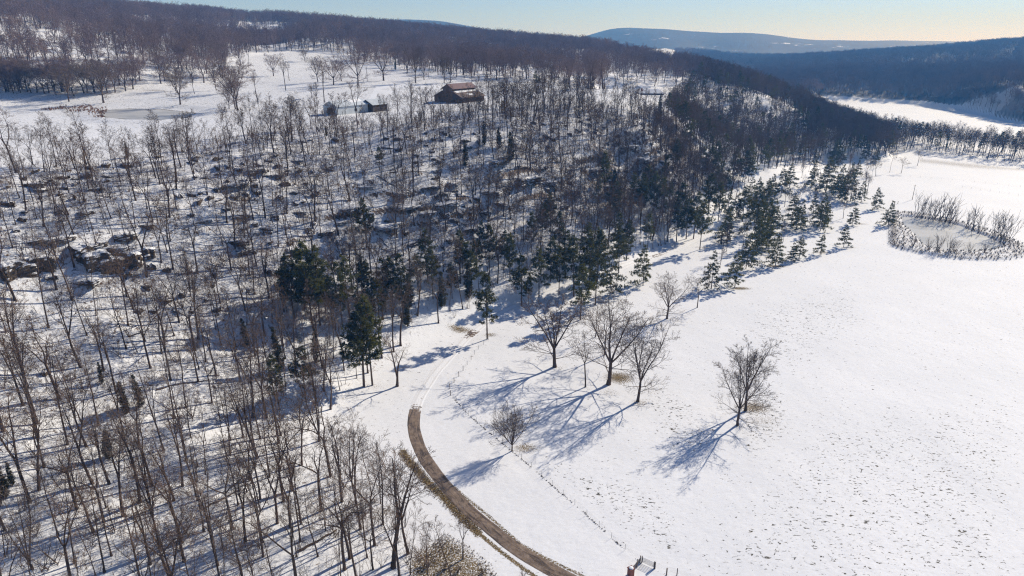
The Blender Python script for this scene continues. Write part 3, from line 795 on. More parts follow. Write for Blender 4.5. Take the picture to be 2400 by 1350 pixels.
# ------------------------------------------------------------------ trees: where they stand
# bare trees that stand out: foot (column, row), top row, form, label
HERO = [
 (1300,860,697,'spreading','large spreading bare tree nearest the driveway pines on the open snow',1.35),
 (1372,907,772,'crooked','slim forked bare tree between two broad ones on the open snow',.9),
 (1426,901,715,'spreading','broad leaning bare tree rising from the brown leaf patch in the field',1.35),
 (1495,941,762,'spreading','tall bare tree at the lower right end of the field clump',.95),
 (1396,790,690,'straight','thin bare tree at the back of the field clump, nearest the pines',.9),
 (1417,832,708,'crooked','slim bare tree right behind the broad leaning tree in the field',.95),
 (1563,747,648,'spreading','wide crowned bare tree standing alone on snow above the field clump',1.25),
 (1634,721,640,'crooked','slender bare tree at the field edge below the pines',1.0),
 (1728,997,848,'spreading','front tree of the bare pair far out in the speckled field',1.0),
 (1747,963,803,'spreading','taller back tree of the bare pair far out in the field',1.0),
 (1200,1057,965,'rounded','small round bare tree on the fence line beside the driveway',.88),
 (931,905,800,'vee','v forked bare tree on open snow left of the upper driveway',1.6),
 (748,1034,800,'manystem','massive many stemmed bare tree at the edge of the lower wood',1.0),
 (658,1020,862,'straight','thin bare tree just left of the massive many stemmed tree',1.0),
 (753,1198,985,'crooked','tall bare tree below the massive many stemmed tree',1.0),
 (922,1330,1052,'forked','large forked bare tree left of the brown grass at the lower driveway',1.25),
 (845,1240,1020,'straight','upright bare tree left of the driveway bend, fine vase crown',1.0),
 (808,1335,1105,'crooked','low forking bare tree in the wood at the lower centre edge',1.0),
 (874,1335,1180,'crooked','pale thin bare tree with drooping twigs beside the large forked tree',.9),
 (892,1180,1035,'manystem','vase shaped bare tree whose twigs reach the driveway bend',.7),
 (1085,1310,1200,'crooked','small crooked bare tree in brown grass beside the lower driveway',.9),
]
WOODS_NAMED = [(92,1148,938),(180,1193,990),(218,1247,1020),(355,1139,945),(437,1078,880),(408,1173,1000),(478,1246,1040),(510,1325,1140),(243,1222,1050),(353,1322,1130),
 (245,1341,1150),(175,1320,1130),(432,1316,1120),(597,1053,900),(570,1025,890),(540,1066,900),(610,1170,1000),(617,1305,1110),(585,1127,980),(680,1235,1080),(706,1228,1060),
 (78,471,370),(92,452,350),(129,499,390),(160,502,385),(175,395,300),(218,424,330),(311,446,355),(284,436,350),(259,467,360),(234,485,375),(301,410,330),(344,647,480),(30,581,450),
 (358,520,390),(487,380,285),(456,421,320),(563,460,360),(601,423,330),(619,411,320),(664,476,360),(692,433,340),(729,446,355),(741,460,360),(702,470,380),(536,488,380),(523,576,460),(596,689,555),(585,645,530)]
PLATEAU = [(32,219,150,1),(48,217,158,1),(73,218,155,1),(87,217,150,1),(104,219,150,1),(131,223,150,1),(162,238,150,1),(173,225,160,1),(197,219,150,1),(205,218,150,1),(243,241,135,1),(293,204,140,1),(319,196,140,1),
 (312,209,140,1),(377,196,125,1),(423,245,150,1),(412,213,160,1),(456,220,165,0),(478,194,128,1),(452,193,130,1),(507,212,150,0),(537,255,195,1),(543,218,140,1),(557,258,155,1),(552,256,165,0),(605,243,160,0),(641,178,125,1),(670,212,130,0),(678,190,140,0),
 (731,230,195,0),(760,240,145,0),(745,192,130,1),(782,199,135,1),(800,190,140,1),(565,157,110,1),(583,150,105,0),(715,145,112,1),(839,200,105,1),(899,189,100,1),(974,194,108,0),(994,187,135,1),(1005,182,140,0),
 (1041,194,130,0),(1056,194,132,0),(1106,194,150,1),(1187,200,165,1),(1217,203,165,1),(1088,184,140,0),(954,172,120,1),(240,222,145,1),(270,217,150,1),(150,215,150,1),(20,215,150,1),(115,217,148,1)]
BY_POND_FIELD = [(2085,404,355),(2112,406,368),(2030,415,372),(2150,388,350)]
PINES = [  # foot, top row, kind
 (873,903,692,'grove'),(853,906,720,'grove'),(1142,795,645,'grove'),(1222,717,600,'grove'),(1238,714,640,'grove'),(1263,697,588,'grove'),(1360,750,622,'grove'),(1345,695,560,'grove'),(1429,692,580,'open'),
 (1507,669,577,'open'),(1195,660,553,'grove'),(1147,643,530,'grove'),(1181,631,545,'grove'),(1003,660,543,'grove'),(1015,700,585,'grove'),(1100,697,617,'cedar'),(1117,640,560,'grove'),(923,742,608,'grove'),(945,738,600,'grove'),
 (866,722,615,'grove'),(848,690,600,'grove'),(820,742,608,'grove'),(803,765,620,'grove'),(733,767,568,'grove'),(750,762,585,'grove'),(715,720,590,'grove'),(668,705,608,'cedar'),(690,745,600,'grove'),
 (580,812,747,'cedar'),(656,870,770,'cedar'),(655,960,835,'grove'),(717,941,812,'grove'),(742,850,770,'cedar'),(298,968,895,'cedar'),(330,955,880,'cedar'),(240,900,850,'cedar'),(255,1075,1010,'cedar'),(14,1165,1080,'cedar'),(30,1140,1085,'cedar'),
 (980,690,600,'grove'),(960,720,640,'cedar'),(900,700,610,'grove'),(1035,720,640,'cedar'),(1060,700,620,'grove'),(890,760,660,'grove'),(955,765,690,'cedar'),(1290,660,560,'grove'),(1310,690,585,'grove'),(1325,650,545,'grove'),
 (1380,680,560,'grove'),(1400,660,545,'grove'),(1450,640,540,'grove'),(1395,715,600,'grove'),(1468,610,520,'grove'),(1270,560,480,'grove'),(1245,590,500,'grove'),(1310,600,500,'grove'),(1290,530,455,'grove'),(1440,520,430,'grove'),
 (1480,500,410,'grove'),(1500,515,410,'grove'),(1530,495,405,'grove'),(1545,525,420,'grove'),(1515,470,390,'grove'),(1565,505,430,'grove'),(1400,490,420,'grove'),(1435,470,400,'cedar'),
 (1625,560,455,'grove'),(1640,585,470,'grove'),(1608,560,470,'grove'),(1595,520,430,'grove'),(1660,430,345,'grove'),(1675,450,360,'grove'),(1645,420,345,'grove'),(1700,470,400,'grove'),(1683,520,430,'grove'),(1660,500,410,'grove'),(1740,520,440,'grove'),
 (1977,580,530,'open'),(1922,597,545,'open'),(1873,606,552,'open'),(1857,614,570,'open'),(1817,623,548,'open'),(1748,630,547,'open'),(1722,673,592,'open'),(1667,676,590,'open'),(1703,569,503,'open'),(1690,574,548,'cedar'),
 (1784,575,480,'open'),(1768,550,430,'open'),(1923,541,457,'open'),(1876,533,470,'open'),(1997,528,478,'open'),(2050,490,441,'open'),(2082,527,472,'open'),(1935,452,370,'open'),(1968,460,387,'open'),(1993,472,398,'open'),
 (2018,474,425,'open'),(1855,520,452,'open'),(1830,462,390,'open'),(1793,520,427,'open'),(1955,379,330,'open'),(1970,381,340,'open'),(2030,374,332,'open'),(2050,380,345,'open'),(1900,440,390,'open'),(1808,470,410,'open'),(1850,440,385,'open'),(1960,372,328,'open'),(1905,500,455,'open'),
 (1620,300,235,'grove'),(1600,310,240,'grove'),(1585,290,230,'grove'),(1640,320,255,'grove'),(1655,350,280,'grove'),(1605,350,290,'grove'),(1772,215,172,'grove'),(1790,215,172,'grove'),(1800,222,182,'grove'),(1760,212,180,'grove'),(1815,225,190,'grove'),
 (1870,310,250,'grove'),(1885,320,262,'grove'),(1850,350,290,'grove'),(1750,380,320,'grove'),(1720,420,350,'grove'),(1790,400,340,'grove'),(1135,340,285,'cedar'),(1195,380,310,'cedar'),(1170,350,300,'cedar'),(890,400,345,'grove'),(927,164,140,'cedar'),
 (1255,205,170,'grove'),(1262,203,175,'grove'),(1090,390,330,'cedar'),(1545,290,225,'cedar'),(300,370,335,'cedar'),(765,320,295,'cedar'),(1560,430,365,'grove'),(1580,400,330,'grove'),
]
r_ = random.Random(99)
for poly, n_, lo_, hi_ in [([(640,610),(1000,560),(1130,600),(1140,690),(1080,735),(900,780),(700,770)], 10, 75, 120), ([(1250,500),(1400,440),(1560,430),(1640,560),(1450,640),(1250,660)], 9, 65, 100), ([(1600,330),(1750,330),(1800,400),(1740,450),(1640,480)], 7, 45, 65)]:
    while n_:
        x_, y_ = r_.uniform(600, 1850), r_.uniform(300, 800)
        if bool(poly_in(np.array([x_]), np.array([y_]), poly)[0]):
            PINES.append((x_, y_, y_ - r_.uniform(lo_, hi_), 'grove')); n_ -= 1
STAND = [(1700,470),(1790,430),(1940,368),(2070,375),(2060,450),(2010,500),(1940,540),(1850,570),(1760,610),(1660,640)]
n_ = 22
while n_:
    x_, y_ = r_.uniform(1650, 2080), r_.uniform(365, 640)
    if bool(poly_in(np.array([x_]), np.array([y_]), STAND)[0]):
        PINES.append((x_, y_, y_ - r_.uniform(.85, 1.15) * (32 + (y_ - 370) * .18), 'open')); n_ -= 1
ROWS = [(1265,'along the photo\'s bottom edge'),(1165,'level with the lower driveway'),(1080,'level with the middle driveway bend'),(1000,'level with the asphalt\'s upper end'),(930,'level with the fence corner posts'),
        (860,'level with the snow covered drive'),(790,'downhill of the pine grove'),(720,'level with the pine grove\'s feet'),(645,'just below the big rock ledges'),
        (545,'level with the big rock ledges'),(460,'uphill of the big rock ledges'),(395,'just below the plateau rim'),(-99,'along the plateau rim')]
ADJ = {'straight':'tall straight','slender':'slender','forked':'forked','spreading':'broad spreading','crooked':'crooked','manystem':'many stemmed','rounded':'rounded'}
_o = ['', 'second', 'third', 'fourth', 'fifth', 'sixth', 'seventh', 'eighth', 'ninth', 'tenth', 'eleventh', 'twelfth', 'thirteenth', 'fourteenth', 'fifteenth', 'sixteenth', 'seventeenth', 'eighteenth', 'nineteenth', 'twentieth']
_o += ['twenty-first'] + ['twenty-' + v for v in _o[1:9]] + ['thirtieth', 'thirty-first'] + ['thirty-' + v for v in _o[1:9]]
ORD = ['leftmost'] + [v + ' from left' for v in _o[1:]]
def name_rows(items, noun, cat, group):
    """items: (object, adjective, place, column): one label each, by look, place and order from the left"""
    sets = {}
    for it in items: sets.setdefault((it[1], it[2]), []).append(it)
    for (adj, place), L in sets.items():
        L.sort(key=lambda i: i[3])
        for n, (o, _, _, _) in enumerate(L):
            if len(L) == 1: lab = 'the only %s %s %s' % (adj, noun, place)
            elif n == len(L) - 1: lab = 'rightmost of %s %ss %s' % (adj, noun, place)
            else: lab = '%s of %s %ss %s' % (ORD[n], adj, noun, place)
            tag(o, lab, cat, group)

taken = []          # feet of the trees already placed
big = []            # candidates: (score, p, h, form, kind of label)
def free(x, y, dmin):
    return all((x - a_) ** 2 + (y - b_) ** 2 > dmin * dmin for a_, b_ in taken)
for bx, by, ty, form, lab, wide in HERO:
    p = at(bx, by); h = tall(p, ty, 4, 26)
    tag(plant('bare_tree', form, p, h, wide), lab, 'tree', 'bare trees of the wood and field')
    taken.append(p[:2])
pine_items = []
for bx, by, ty, kind in PINES:
    p = at(bx, by); h = tall(p, ty, 2.5, 24)
    o = plant('cedar_tree' if kind == 'cedar' else 'pine_tree', kind, p, h, rnd.uniform(.85, 1.25))
    taken.append(p[:2])
    place = ('beside the big rock ledges' if bx < 600 and by < 700 else 'in the lower left wood' if bx < 600 else 'left of the snow covered drive' if by > 760 and bx < 1000 else
             'in the grove left of the upper driveway' if bx < 1000 and by > 560 else 'in the grove behind the driveway' if bx < 1300 and by > 560 else
             'in the grove above the field clump' if bx < 1560 and by > 560 else 'on the rocky slope above the grove' if bx < 1580 and by > 330 else
             'along the plateau rim' if by < 330 and bx < 1560 else 'on the far wooded nose' if by < 330 and bx < 1900 else
             'on open snow at the field edge' if by > 540 and bx > 1650 else 'in the right hand pine stand' if by > 400 and bx > 1700 else
             'at the pine stand\'s far end' if bx > 1900 else 'in the dense wood behind the stand')
    it = (o, {'grove':'dark tall','open':'open branched','cedar':'dense bushy'}[kind], place, bx)
    pine_items.append((it, kind))
name_rows([i for i, k in pine_items if k != 'cedar'], 'pine', 'pine tree', 'pines of the slope and field edge')
name_rows([i for i, k in pine_items if k == 'cedar'], 'cedar', 'cedar tree', 'cedars scattered in the wood')

cand = []   # bare trees: (share of picture, p, h, form, px, py, place)
def consider(p, h, form, px, py, place=None):
    d = p[1] * CP - (p[2] - CAM_H) * SP
    inside = -20 < px < 2420 and -20 < py < 1560
    cand.append(((h / d) ** 2 if inside else 0, p, h, form, px, py, place)); taken.append(p[:2])
for bx, by, ty in WOODS_NAMED:
    p = at(bx, by); consider(p, min(22, max(11, tall(p, ty, 5, 26))), rnd.choice(['straight', 'forked', 'forked', 'crooked', 'straight']), bx, by)
oaks = []
r_ = random.Random(77)
PLATEAU += [(r_.uniform(-10, 300), r_.uniform(199, 218), 0, 1) for _ in range(26)] + [(r_.uniform(300, 540), r_.uniform(160, 190), 0, 1) for _ in range(14)]
PLATEAU = [(x, y, t_ if t_ else y - r_.uniform(62, 78) * (y + 260) / 470, k_) for x, y, t_, k_ in PLATEAU]
for bx, by, ty, oak in PLATEAU:
    p = at(bx, by); h = min(22, tall(p, ty, 6, 26)); taken.append(p[:2])
    oaks.append((plant('bare_oak', 'oak' if oak else rnd.choice(['forked', 'spreading']), p, h, rnd.uniform(.9, 1.2) if oak else .9), 'broad' if oak else 'slim', 'at the left of the oak row' if bx < 105 else 'in the oak row above the reeds' if bx < 245 else 'in the oak row above the plateau pond' if bx < 470 else 'on the plateau left of the sheds' if bx < 770 else 'on the plateau behind the barn', bx))
name_rows(oaks, 'bare oak', 'oak tree', 'bare oaks of the plateau')
for bx, by, ty in BY_POND_FIELD:
    p = at(bx, by); consider(p, tall(p, ty, 5, 20), 'spreading', bx, by, 'beyond the pine stand')
def scatter(poly, s, rlim, azlim, seed, dmin=None, jit=.42):
    """feet of trees spread over a zone, about s metres apart"""
    r_ = np.random.RandomState(seed); x0 = rlim[1] * math.sin(R(azlim[0])) if azlim[0] < 0 else 0
    x1 = rlim[1] * math.sin(R(azlim[1]))
    gx, gy = np.meshgrid(np.arange(x0, x1, s), np.arange(rlim[0] * .6, rlim[1], s), indexing='ij')
    gx = gx.ravel() + r_.uniform(-jit, jit, gx.size) * s; gy = gy.ravel() + r_.uniform(-jit, jit, gy.size) * s
    rr = np.hypot(gx, gy); aa = np.degrees(np.arctan2(gx, gy))
    k = (rr > rlim[0]) & (rr < rlim[1]) & (aa > azlim[0]) & (aa < azlim[1])
    gx, gy = gx[k], gy[k]; gz = height(gx, gy); px, py = proj(gx, gy, gz)
    if poly is not None:
        k = poly_in(px, py, poly); gx, gy, gz, px, py = gx[k], gy[k], gz[k], px[k], py[k]
    return gx, gy, gz, px, py
gx, gy, gz, px, py = scatter(WOOD_NEAR, 5.0, (85, 470), (-48, 18), 3)
TRAIL = [(-50,870),(60,845),(140,880),(250,960),(330,985)]
d_tr = poly_dist(px, py, TRAIL, False)
d_dr = np.min(np.hypot(gx[:, None] - cl[None, ::4, 0], gy[:, None] - cl[None, ::4, 1]), axis=1)
fills = []
for i in range(len(gx)):
    if d_tr[i] < 26 and rnd.random() < .8: continue
    if 755 < px[i] < 920 and 255 < py[i] < 312 and rnd.random() < .65: continue
    if d_dr[i] < 4 or not free(gx[i], gy[i], 2.6): continue
    if px[i] < 1150 and rnd.random() < (.28 if gz[i] > 18 else .08): continue
    form = rnd.choices(['straight', 'slender', 'forked', 'crooked', 'manystem'], [3, 4, 2.4, 1.6, .3])[0]
    h = rnd.uniform(14.5, 21) * (.85 if form == 'slender' else 1) * (.82 if gz[i] > 36 else 1)
    consider((gx[i], gy[i], gz[i]), h, form, px[i], py[i])
gx, gy, gz, px, py = scatter(WOOD_NEAR, 6.6, (150, 470), (-5, 20), 43)
for i in range(len(gx)):
    if px[i] > 1120 and py[i] < 600 and free(gx[i], gy[i], 2.4):
        consider((gx[i], gy[i], gz[i]), rnd.uniform(12, 17), rnd.choice(['straight', 'forked', 'crooked', 'spreading']), px[i], py[i])
gx, gy, gz, px, py = scatter(STAND, 13, (200, 560), (10, 34), 47)
for i in range(len(gx)):
    if free(gx[i], gy[i], 4): consider((gx[i], gy[i], gz[i]), rnd.uniform(8, 13), rnd.choice(['crooked', 'spreading', 'forked']), px[i], py[i], 'among the right hand pines')
cand.sort(key=lambda c_: -c_[0])
N_SOLO = 300 - len(HERO)
items = []
for sc_, p, h, form, bx, by, place in cand[:N_SOLO]:
    o = plant('bare_tree', form, p, h, rnd.uniform(.85, 1.15), (rnd.gauss(0, .02), rnd.gauss(0, .02)))
    if place is None: place = next(n for y0, n in ROWS if by > y0)
    items.append((o, ADJ[form] + ' bare', place, bx))
name_rows(items, 'tree', 'tree', 'bare trees of the wood and field')
rest_near = cand[N_SOLO:]

# ------------------------------------------------------------------ masses nobody could count
def library(name, meshes):
    c_ = bpy.data.collections.new(name)                    # never linked to the scene: only a source of shapes
    for i, parts in enumerate(meshes):
        me = parts
        o = bpy.data.objects.new('%s_%02d' % (name, i), me); c_.objects.link(o)
    return c_
def joined(tr, cr, ma, mb_):
    me = bpy.data.meshes.new('tree_shape')
    V = np.vstack(tr.v + cr.v); F = tr.f + [tuple(i + tr.n for i in f) for f in cr.f]
    me.from_pydata(V.tolist(), [], F); me.materials.append(ma); me.materials.append(mb_)
    me.polygons.foreach_set('material_index', [0] * len(tr.f) + [1] * len(cr.f)); me.update()
    return me
def mass(name, label, pts, scl, lib, seed, tilt=.04):
    """one object made of many like plants, placed by geometry nodes"""
    pts = np.asarray(pts, float); n = len(pts); r_ = np.random.RandomState(seed)
    me = bpy.data.meshes.new(name); me.vertices.add(n); me.vertices.foreach_set('co', pts.astype(np.float32).ravel())
    rot = np.c_[r_.normal(0, tilt, n), r_.normal(0, tilt, n), r_.uniform(0, 6.28, n)]
    scl = np.asarray(scl, float); scl = scl if scl.ndim == 2 else np.repeat(scl[:, None], 3, 1)
    for nm, a_ in (('turn', rot), ('size', scl)):
        at_ = me.attributes.new(nm, 'FLOAT_VECTOR', 'POINT'); at_.data.foreach_set('vector', a_.astype(np.float32).ravel())
    at_ = me.attributes.new('pick', 'INT', 'POINT'); at_.data.foreach_set('value', r_.randint(0, len(lib.objects), n).astype(np.int32))
    o = link(name, me)
    g_ = bpy.data.node_groups.new(name, 'GeometryNodeTree')
    g_.interface.new_socket('Geometry', in_out='INPUT', socket_type='NodeSocketGeometry')
    g_.interface.new_socket('Geometry', in_out='OUTPUT', socket_type='NodeSocketGeometry')
    N = g_.nodes.new; L_ = g_.links.new
    gi, go = N('NodeGroupInput'), N('NodeGroupOutput')
    ip = N('GeometryNodeInstanceOnPoints'); ci = N('GeometryNodeCollectionInfo')
    ci.inputs['Collection'].default_value = lib; ci.inputs['Separate Children'].default_value = True; ci.inputs['Reset Children'].default_value = True
    ip.inputs['Pick Instance'].default_value = True
    def na(nm, ty):
        q_ = N('GeometryNodeInputNamedAttribute'); q_.data_type = ty; q_.inputs['Name'].default_value = nm
        return [s for s in q_.outputs if s.enabled and s.name == 'Attribute'][0]
    L_(gi.outputs[0], ip.inputs['Points']); L_(ci.outputs[0], ip.inputs['Instance'])
    L_(na('pick', 'INT'), ip.inputs['Instance Index']); L_(na('turn', 'FLOAT_VECTOR'), ip.inputs['Rotation']); L_(na('size', 'FLOAT_VECTOR'), ip.inputs['Scale'])
    L_(ip.outputs[0], go.inputs[0])
    md = o.modifiers.new('plants', 'NODES'); md.node_group = g_
    return tag(o, label, None, None, 'stuff')

lib_mid = library('mid_shape', [joined(*bare_tree(300 + i, f_, H0, .03, 1.2, 4), M['bark'], M['twig']) for i, f_ in enumerate(['straight', 'slender', 'forked', 'straight', 'crooked', 'slender'])])
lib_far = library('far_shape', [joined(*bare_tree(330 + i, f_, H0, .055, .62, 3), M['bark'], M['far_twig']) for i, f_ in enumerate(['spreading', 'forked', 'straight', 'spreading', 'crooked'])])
lib_pine = library('pine_shape', [joined(*conifer(360 + i, 'grove', H0, True), M['pine_bark'], M['needle']) for i in range(3)])
lib_sap = library('sapling_shape', [shrub(380 + i, 4.0, n_, (0, 0), sp_, .016, 5).mesh('sapling_shape', M['twig']) for i, (n_, sp_) in enumerate([(2, .12), (4, .35), (1, .1), (7, .5), (3, .2)])])
if rest_near:
    mass('hillside_trees', 'the remaining bare trees of the near hillside wood', [c_[1] for c_ in rest_near], [c_[2] / H0 for c_ in rest_near], lib_mid, 1)
# undergrowth through the wood, thick along the rim
gx, gy, gz, px, py = scatter(WOOD_NEAR, 2.2, (85, 470), (-48, 18), 8, jit=.5)
thick = np.maximum(sstep(.40, .62, fbm(gx / 16, gy / 16, 81)), sstep(40, 0, poly_dist(px, py, [(300,390),(500,340),(700,310),(1000,288),(1180,262),(1480,272)], False)))
thick *= np.clip(.30 + .7 * sstep(2, 22, gz), 0, 1)
d_dr = np.min(np.hypot(gx[:, None] - cl[None, ::6, 0], gy[:, None] - cl[None, ::6, 1]), axis=1)
k = (np.random.RandomState(4).rand(len(gx)) < .26 + .42 * thick) & (d_dr > 3)
mass('undergrowth', 'thin saplings and brush filling the wood', np.c_[gx, gy, gz][k], np.random.RandomState(6).uniform(.3, 1.0, k.sum()) ** 1.5 * 1.9, lib_sap, 2, .1)
# the dense wood on the right and the line of trees across the valley
gx, gy, gz, px, py = scatter(WOOD_MID, 5.0, (300, 960), (5, 34), 12)
k = np.array([free(a_, b_, 2.5) for a_, b_ in zip(gx, gy)]); r_ = np.random.RandomState(7)
k &= ~((px > 1620) & (px < 1860) & (py > 205) & (py < 300) & (r_.rand(len(gx)) < .55))
P = np.c_[gx, gy, gz][k]; r_ = np.random.RandomState(9); ev = r_.rand(len(P)) < .13
mass('spur_wood', 'dense bare wood over the spur at the right', P[~ev], r_.uniform(.75, 1.1, (~ev).sum()), lib_mid, 3)
Pv = np.c_[scatter(WOOD_VALLEY, 5.6, (400, 980), (14, 46), 14)[:3]]
Pv = np.array(Pv).T if Pv.shape[0] == 3 else Pv
r_ = np.random.RandomState(10); ev2 = r_.rand(len(Pv)) < .06
mass('valley_wood', 'line of bare trees across the valley floor', Pv[~ev2], r_.uniform(.72, 1.08, (~ev2).sum()), lib_mid, 4)
# the wooded hill behind the plateau
gx, gy, gz, px, py = scatter(WOOD_HILL, 9.0, (380, 1500), (-45, 22), 16)
rr = np.hypot(gx, gy)
dens = .35 + .65 * sstep(.30, .55, fbm(gx / 60, gy / 60, 83)); r_ = np.random.RandomState(11)
dens *= 1 - .75 * poly_in(px, py, [(-50,75),(100,70),(230,95),(270,125),(60,128),(-50,125)])
dens *= 1 - .5 * poly_in(px, py, [(1260,140),(1440,145),(1560,185),(1460,200),(1300,195)])
k = (r_.rand(len(gx)) < dens) & np.array([free(a_, b_, 4) for a_, b_ in zip(gx, gy)])
mass('hilltop_wood', 'bare wood covering the long hill behind the plateau', np.c_[gx, gy, gz][k], r_.uniform(.75, 1.12, k.sum()), lib_far, 5)
print('hill', k.sum(), 'near', len(cand), 'spur', len(P), 'valley', len(Pv))
# woods on the far side of the valley, to where single crowns are lost in the air
both = [np.c_[scatter(FAR_EDGE, s0, lim, (13, 40), 18)] for s0, lim in ((7.5, (700, 1420)), (14.0, (1420, 2500)))]
both = np.hstack([b_ if b_.shape[0] == 5 else b_.T for b_ in both]); gx, gy, gz, px, py = both
r_ = np.random.RandomState(13); f_ = fbm(gx / 90, gy / 90, 85)
snowy = poly_in(px, py, [(2230,245),(2400,195),(2420,270),(2330,264)]) | poly_in(px, py, [(1890,186),(1990,180),(2000,200),(1900,206)])
k = (r_.rand(len(gx)) < np.where(snowy, .85, np.where((np.hypot(gx, gy) < 1320) & (px < 2220), .95, .30 + .7 * sstep(.34, .5, f_)))) & (px > 1480) & (px < 2460) & ((py < 225) | (px > 1980))
sc_ = np.where(np.hypot(gx, gy) < 1420, 1.0, 1.4)[k]
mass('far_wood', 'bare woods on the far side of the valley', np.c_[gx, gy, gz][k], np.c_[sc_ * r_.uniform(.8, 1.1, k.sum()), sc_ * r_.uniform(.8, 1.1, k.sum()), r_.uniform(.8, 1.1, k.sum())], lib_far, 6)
pe = np.vstack([P[ev], Pv[ev2]])
mass('far_pines', 'dark pines mixed into the spur and valley woods', pe, r_.uniform(.7, 1.0, len(pe)), lib_pine, 7)

# ------------------------------------------------------------------ rocks
def rock_mesh(seed, L=8.0, Wd=4.0, Hh=2.4):
    """a layered sandstone ledge: flat top, broken upright face towards -Y"""
    rng = np.random.RandomState(seed); n, lay = 40, 9
    an = np.linspace(0, 2 * math.pi, n, endpoint=False)
    cx_, sy_ = np.cos(an), np.sin(an)
    e = 2 / 3.2
    bx_ = np.sign(cx_) * np.abs(cx_) ** e * L / 2; by_ = np.sign(sy_) * np.abs(sy_) ** e * Wd / 2
    wob = 1 + (vnoise(an * 2.2 + seed * 9, an * 0 + seed, 5) - .5) * .55
    V = []; top = Hh * (1 + (vnoise(bx_ / 2.2 + seed * 5, by_ / 2.2, 7) - .5) * .3)
    for q in range(lay):
        f = q / (lay - 1)
        o = 1 + (rng.rand() - .5) * .10 - .10 * (q == lay - 1)
        jag = 1 + (vnoise(bx_ * .9 + q * 3.1, by_ * .9 + seed, 8) - .5) * .22
        V += list(np.c_[bx_ * wob * o * jag, by_ * wob * o * jag, -1.2 + (top + 1.2) * f])
    V += list(np.c_[bx_ * wob * .55, by_ * wob * .55, top * .95 + .25 + (vnoise(bx_ + seed, by_, 3) - .5) * .5]); V.append((0, 0, Hh * 1.08))
    F = [(q * n + i, q * n + (i + 1) % n, (q + 1) * n + (i + 1) % n, (q + 1) * n + i) for q in range(lay) for i in range(n)]
    F += [(lay * n + i, lay * n + (i + 1) % n, (lay + 1) * n) for i in range(n)]
    mb = MB(); mb.add(V, F)
    return mb.mesh('rock_ledge', M['rock'])
ROCKS = [rock_mesh(i + 1, l_, w_, h_) for i, (l_, w_, h_) in enumerate([(10, 5, 2.3), (8, 4.5, 2.2), (6, 4, 2.0), (12, 4, 1.8), (5, 4, 2.2), (7, 3, 1.4)])]
def slope_dir(x, y):
    h = 6.0
    return math.atan2(-(height(x, y + h) - height(x, y - h)), -(height(x + h, y) - height(x - h, y)))   # downhill
rock_items = []
def ledge(px, py, wpx, hs=1.0, k=None, label=None):
    p = at(px, py); d = p[1] * CP - (p[2] - CAM_H) * SP
    k = rnd.randrange(len(ROCKS)) if k is None else k
    me = ROCKS[k]; L0 = (10, 8, 6, 12, 5, 7)[k]; s = wpx * d / FPX / L0
    dn = slope_dir(p[0], p[1])
    o = link('rock_ledge', me); o.location = p
    dn = 0.55 * dn + .45 * (-math.pi / 2) if dn < 0 else -math.pi / 2
    o.rotation_euler = (0, 0, dn + math.pi / 2 + rnd.gauss(0, .4))
    o.scale = (s, s * rnd.uniform(1.0, 1.5), hs * .40 * rnd.uniform(.9, 1.15))
    if label: tag(o, label, 'rock', 'rock ledges of the wooded slope')
    else: rock_items.append((o, 'snow capped rock', 'low' if hs < .8 else 'tall', px, py))
for a_ in [(192,596,46,2.2,4,'dark left end block of the biggest curved ledge'),(222,616,58,3.0,2,'second block from the left of the biggest curved ledge'),(262,624,60,3.4,5,'middle block of the biggest curved ledge, widest dark face'),
           (303,612,56,3.0,1,'fourth block of the biggest curved ledge'),(335,598,44,2.2,4,'right end block of the biggest curved ledge'),(18,640,52,2.5,2,'leftmost block of the ledge at the photo\'s left edge'),
           (58,636,56,2.8,5,'middle block of the ledge at the photo\'s left edge'),(100,624,48,2.4,1,'right block of the ledge at the photo\'s left edge'),(262,585,64,1.0,1,'snow topped shelf lying on top of the biggest ledge'),
           (225,575,40,1.0,4,'small block above the left half of the biggest ledge'),(292,556,42,1.3,4,'square boulder above the right half of the biggest ledge'),(205,662,46,1.1,2,'brown boulder downhill of the biggest ledge')]:
    ledge(*a_)
for n_, a_ in enumerate([(560,570,60,1.1),(575,592,55,.8),(738,522,75,1.3),(762,548,55,1.0),(690,582,70,.7),(625,520,40,1.0),(700,500,45,.8),(950,482,110,.9),(870,500,60,1.0),(905,530,90,.8),(1045,478,85,1.4),(1075,500,60,1.0),(1100,540,45,1.0),(1150,452,70,1.2),(1180,440,50,1.3),
        (1235,425,90,1.6),(1285,430,60,1.7),(1320,405,60,1.3),(1165,383,60,.9),(820,490,60,.8),(190,482,70,.7),(150,560,60,.8),(100,566,70,.8),(30,575,50,.8),(550,432,70,.6),(600,398,60,.7),(497,424,50,.6),(640,412,60,.6),(690,378,50,.5),(780,372,60,.5),(850,440,50,.6),
        (1400,400,55,1.2),(1370,420,50,1.3),(1470,345,60,1.0),(1510,375,50,1.1),(150,425,50,.5),(80,436,60,.7),(225,445,50,.6),(260,500,50,.6),(200,500,40,.6),(345,532,40,.8),(420,470,50,.5),(1010,440,60,.8),(1060,430,50,.9),(980,560,50,.7),(1170,480,40,.9),
        (1130,500,50,.9),(1210,470,60,.9),(1000,500,50,.8),(1340,450,50,1.0),(430,620,30,.6),(120,650,40,.6),(300,640,40,.6),(660,545,40,.7),(480,520,40,.6),(800,520,45,.7),(1090,455,50,1.0),(940,455,50,.8),(1420,440,45,1.0)]):
    if n_ % 3 == 2: continue
    ledge(a_[0], a_[1], a_[2] * .72, a_[3] * 1.1)
rows_ = {}
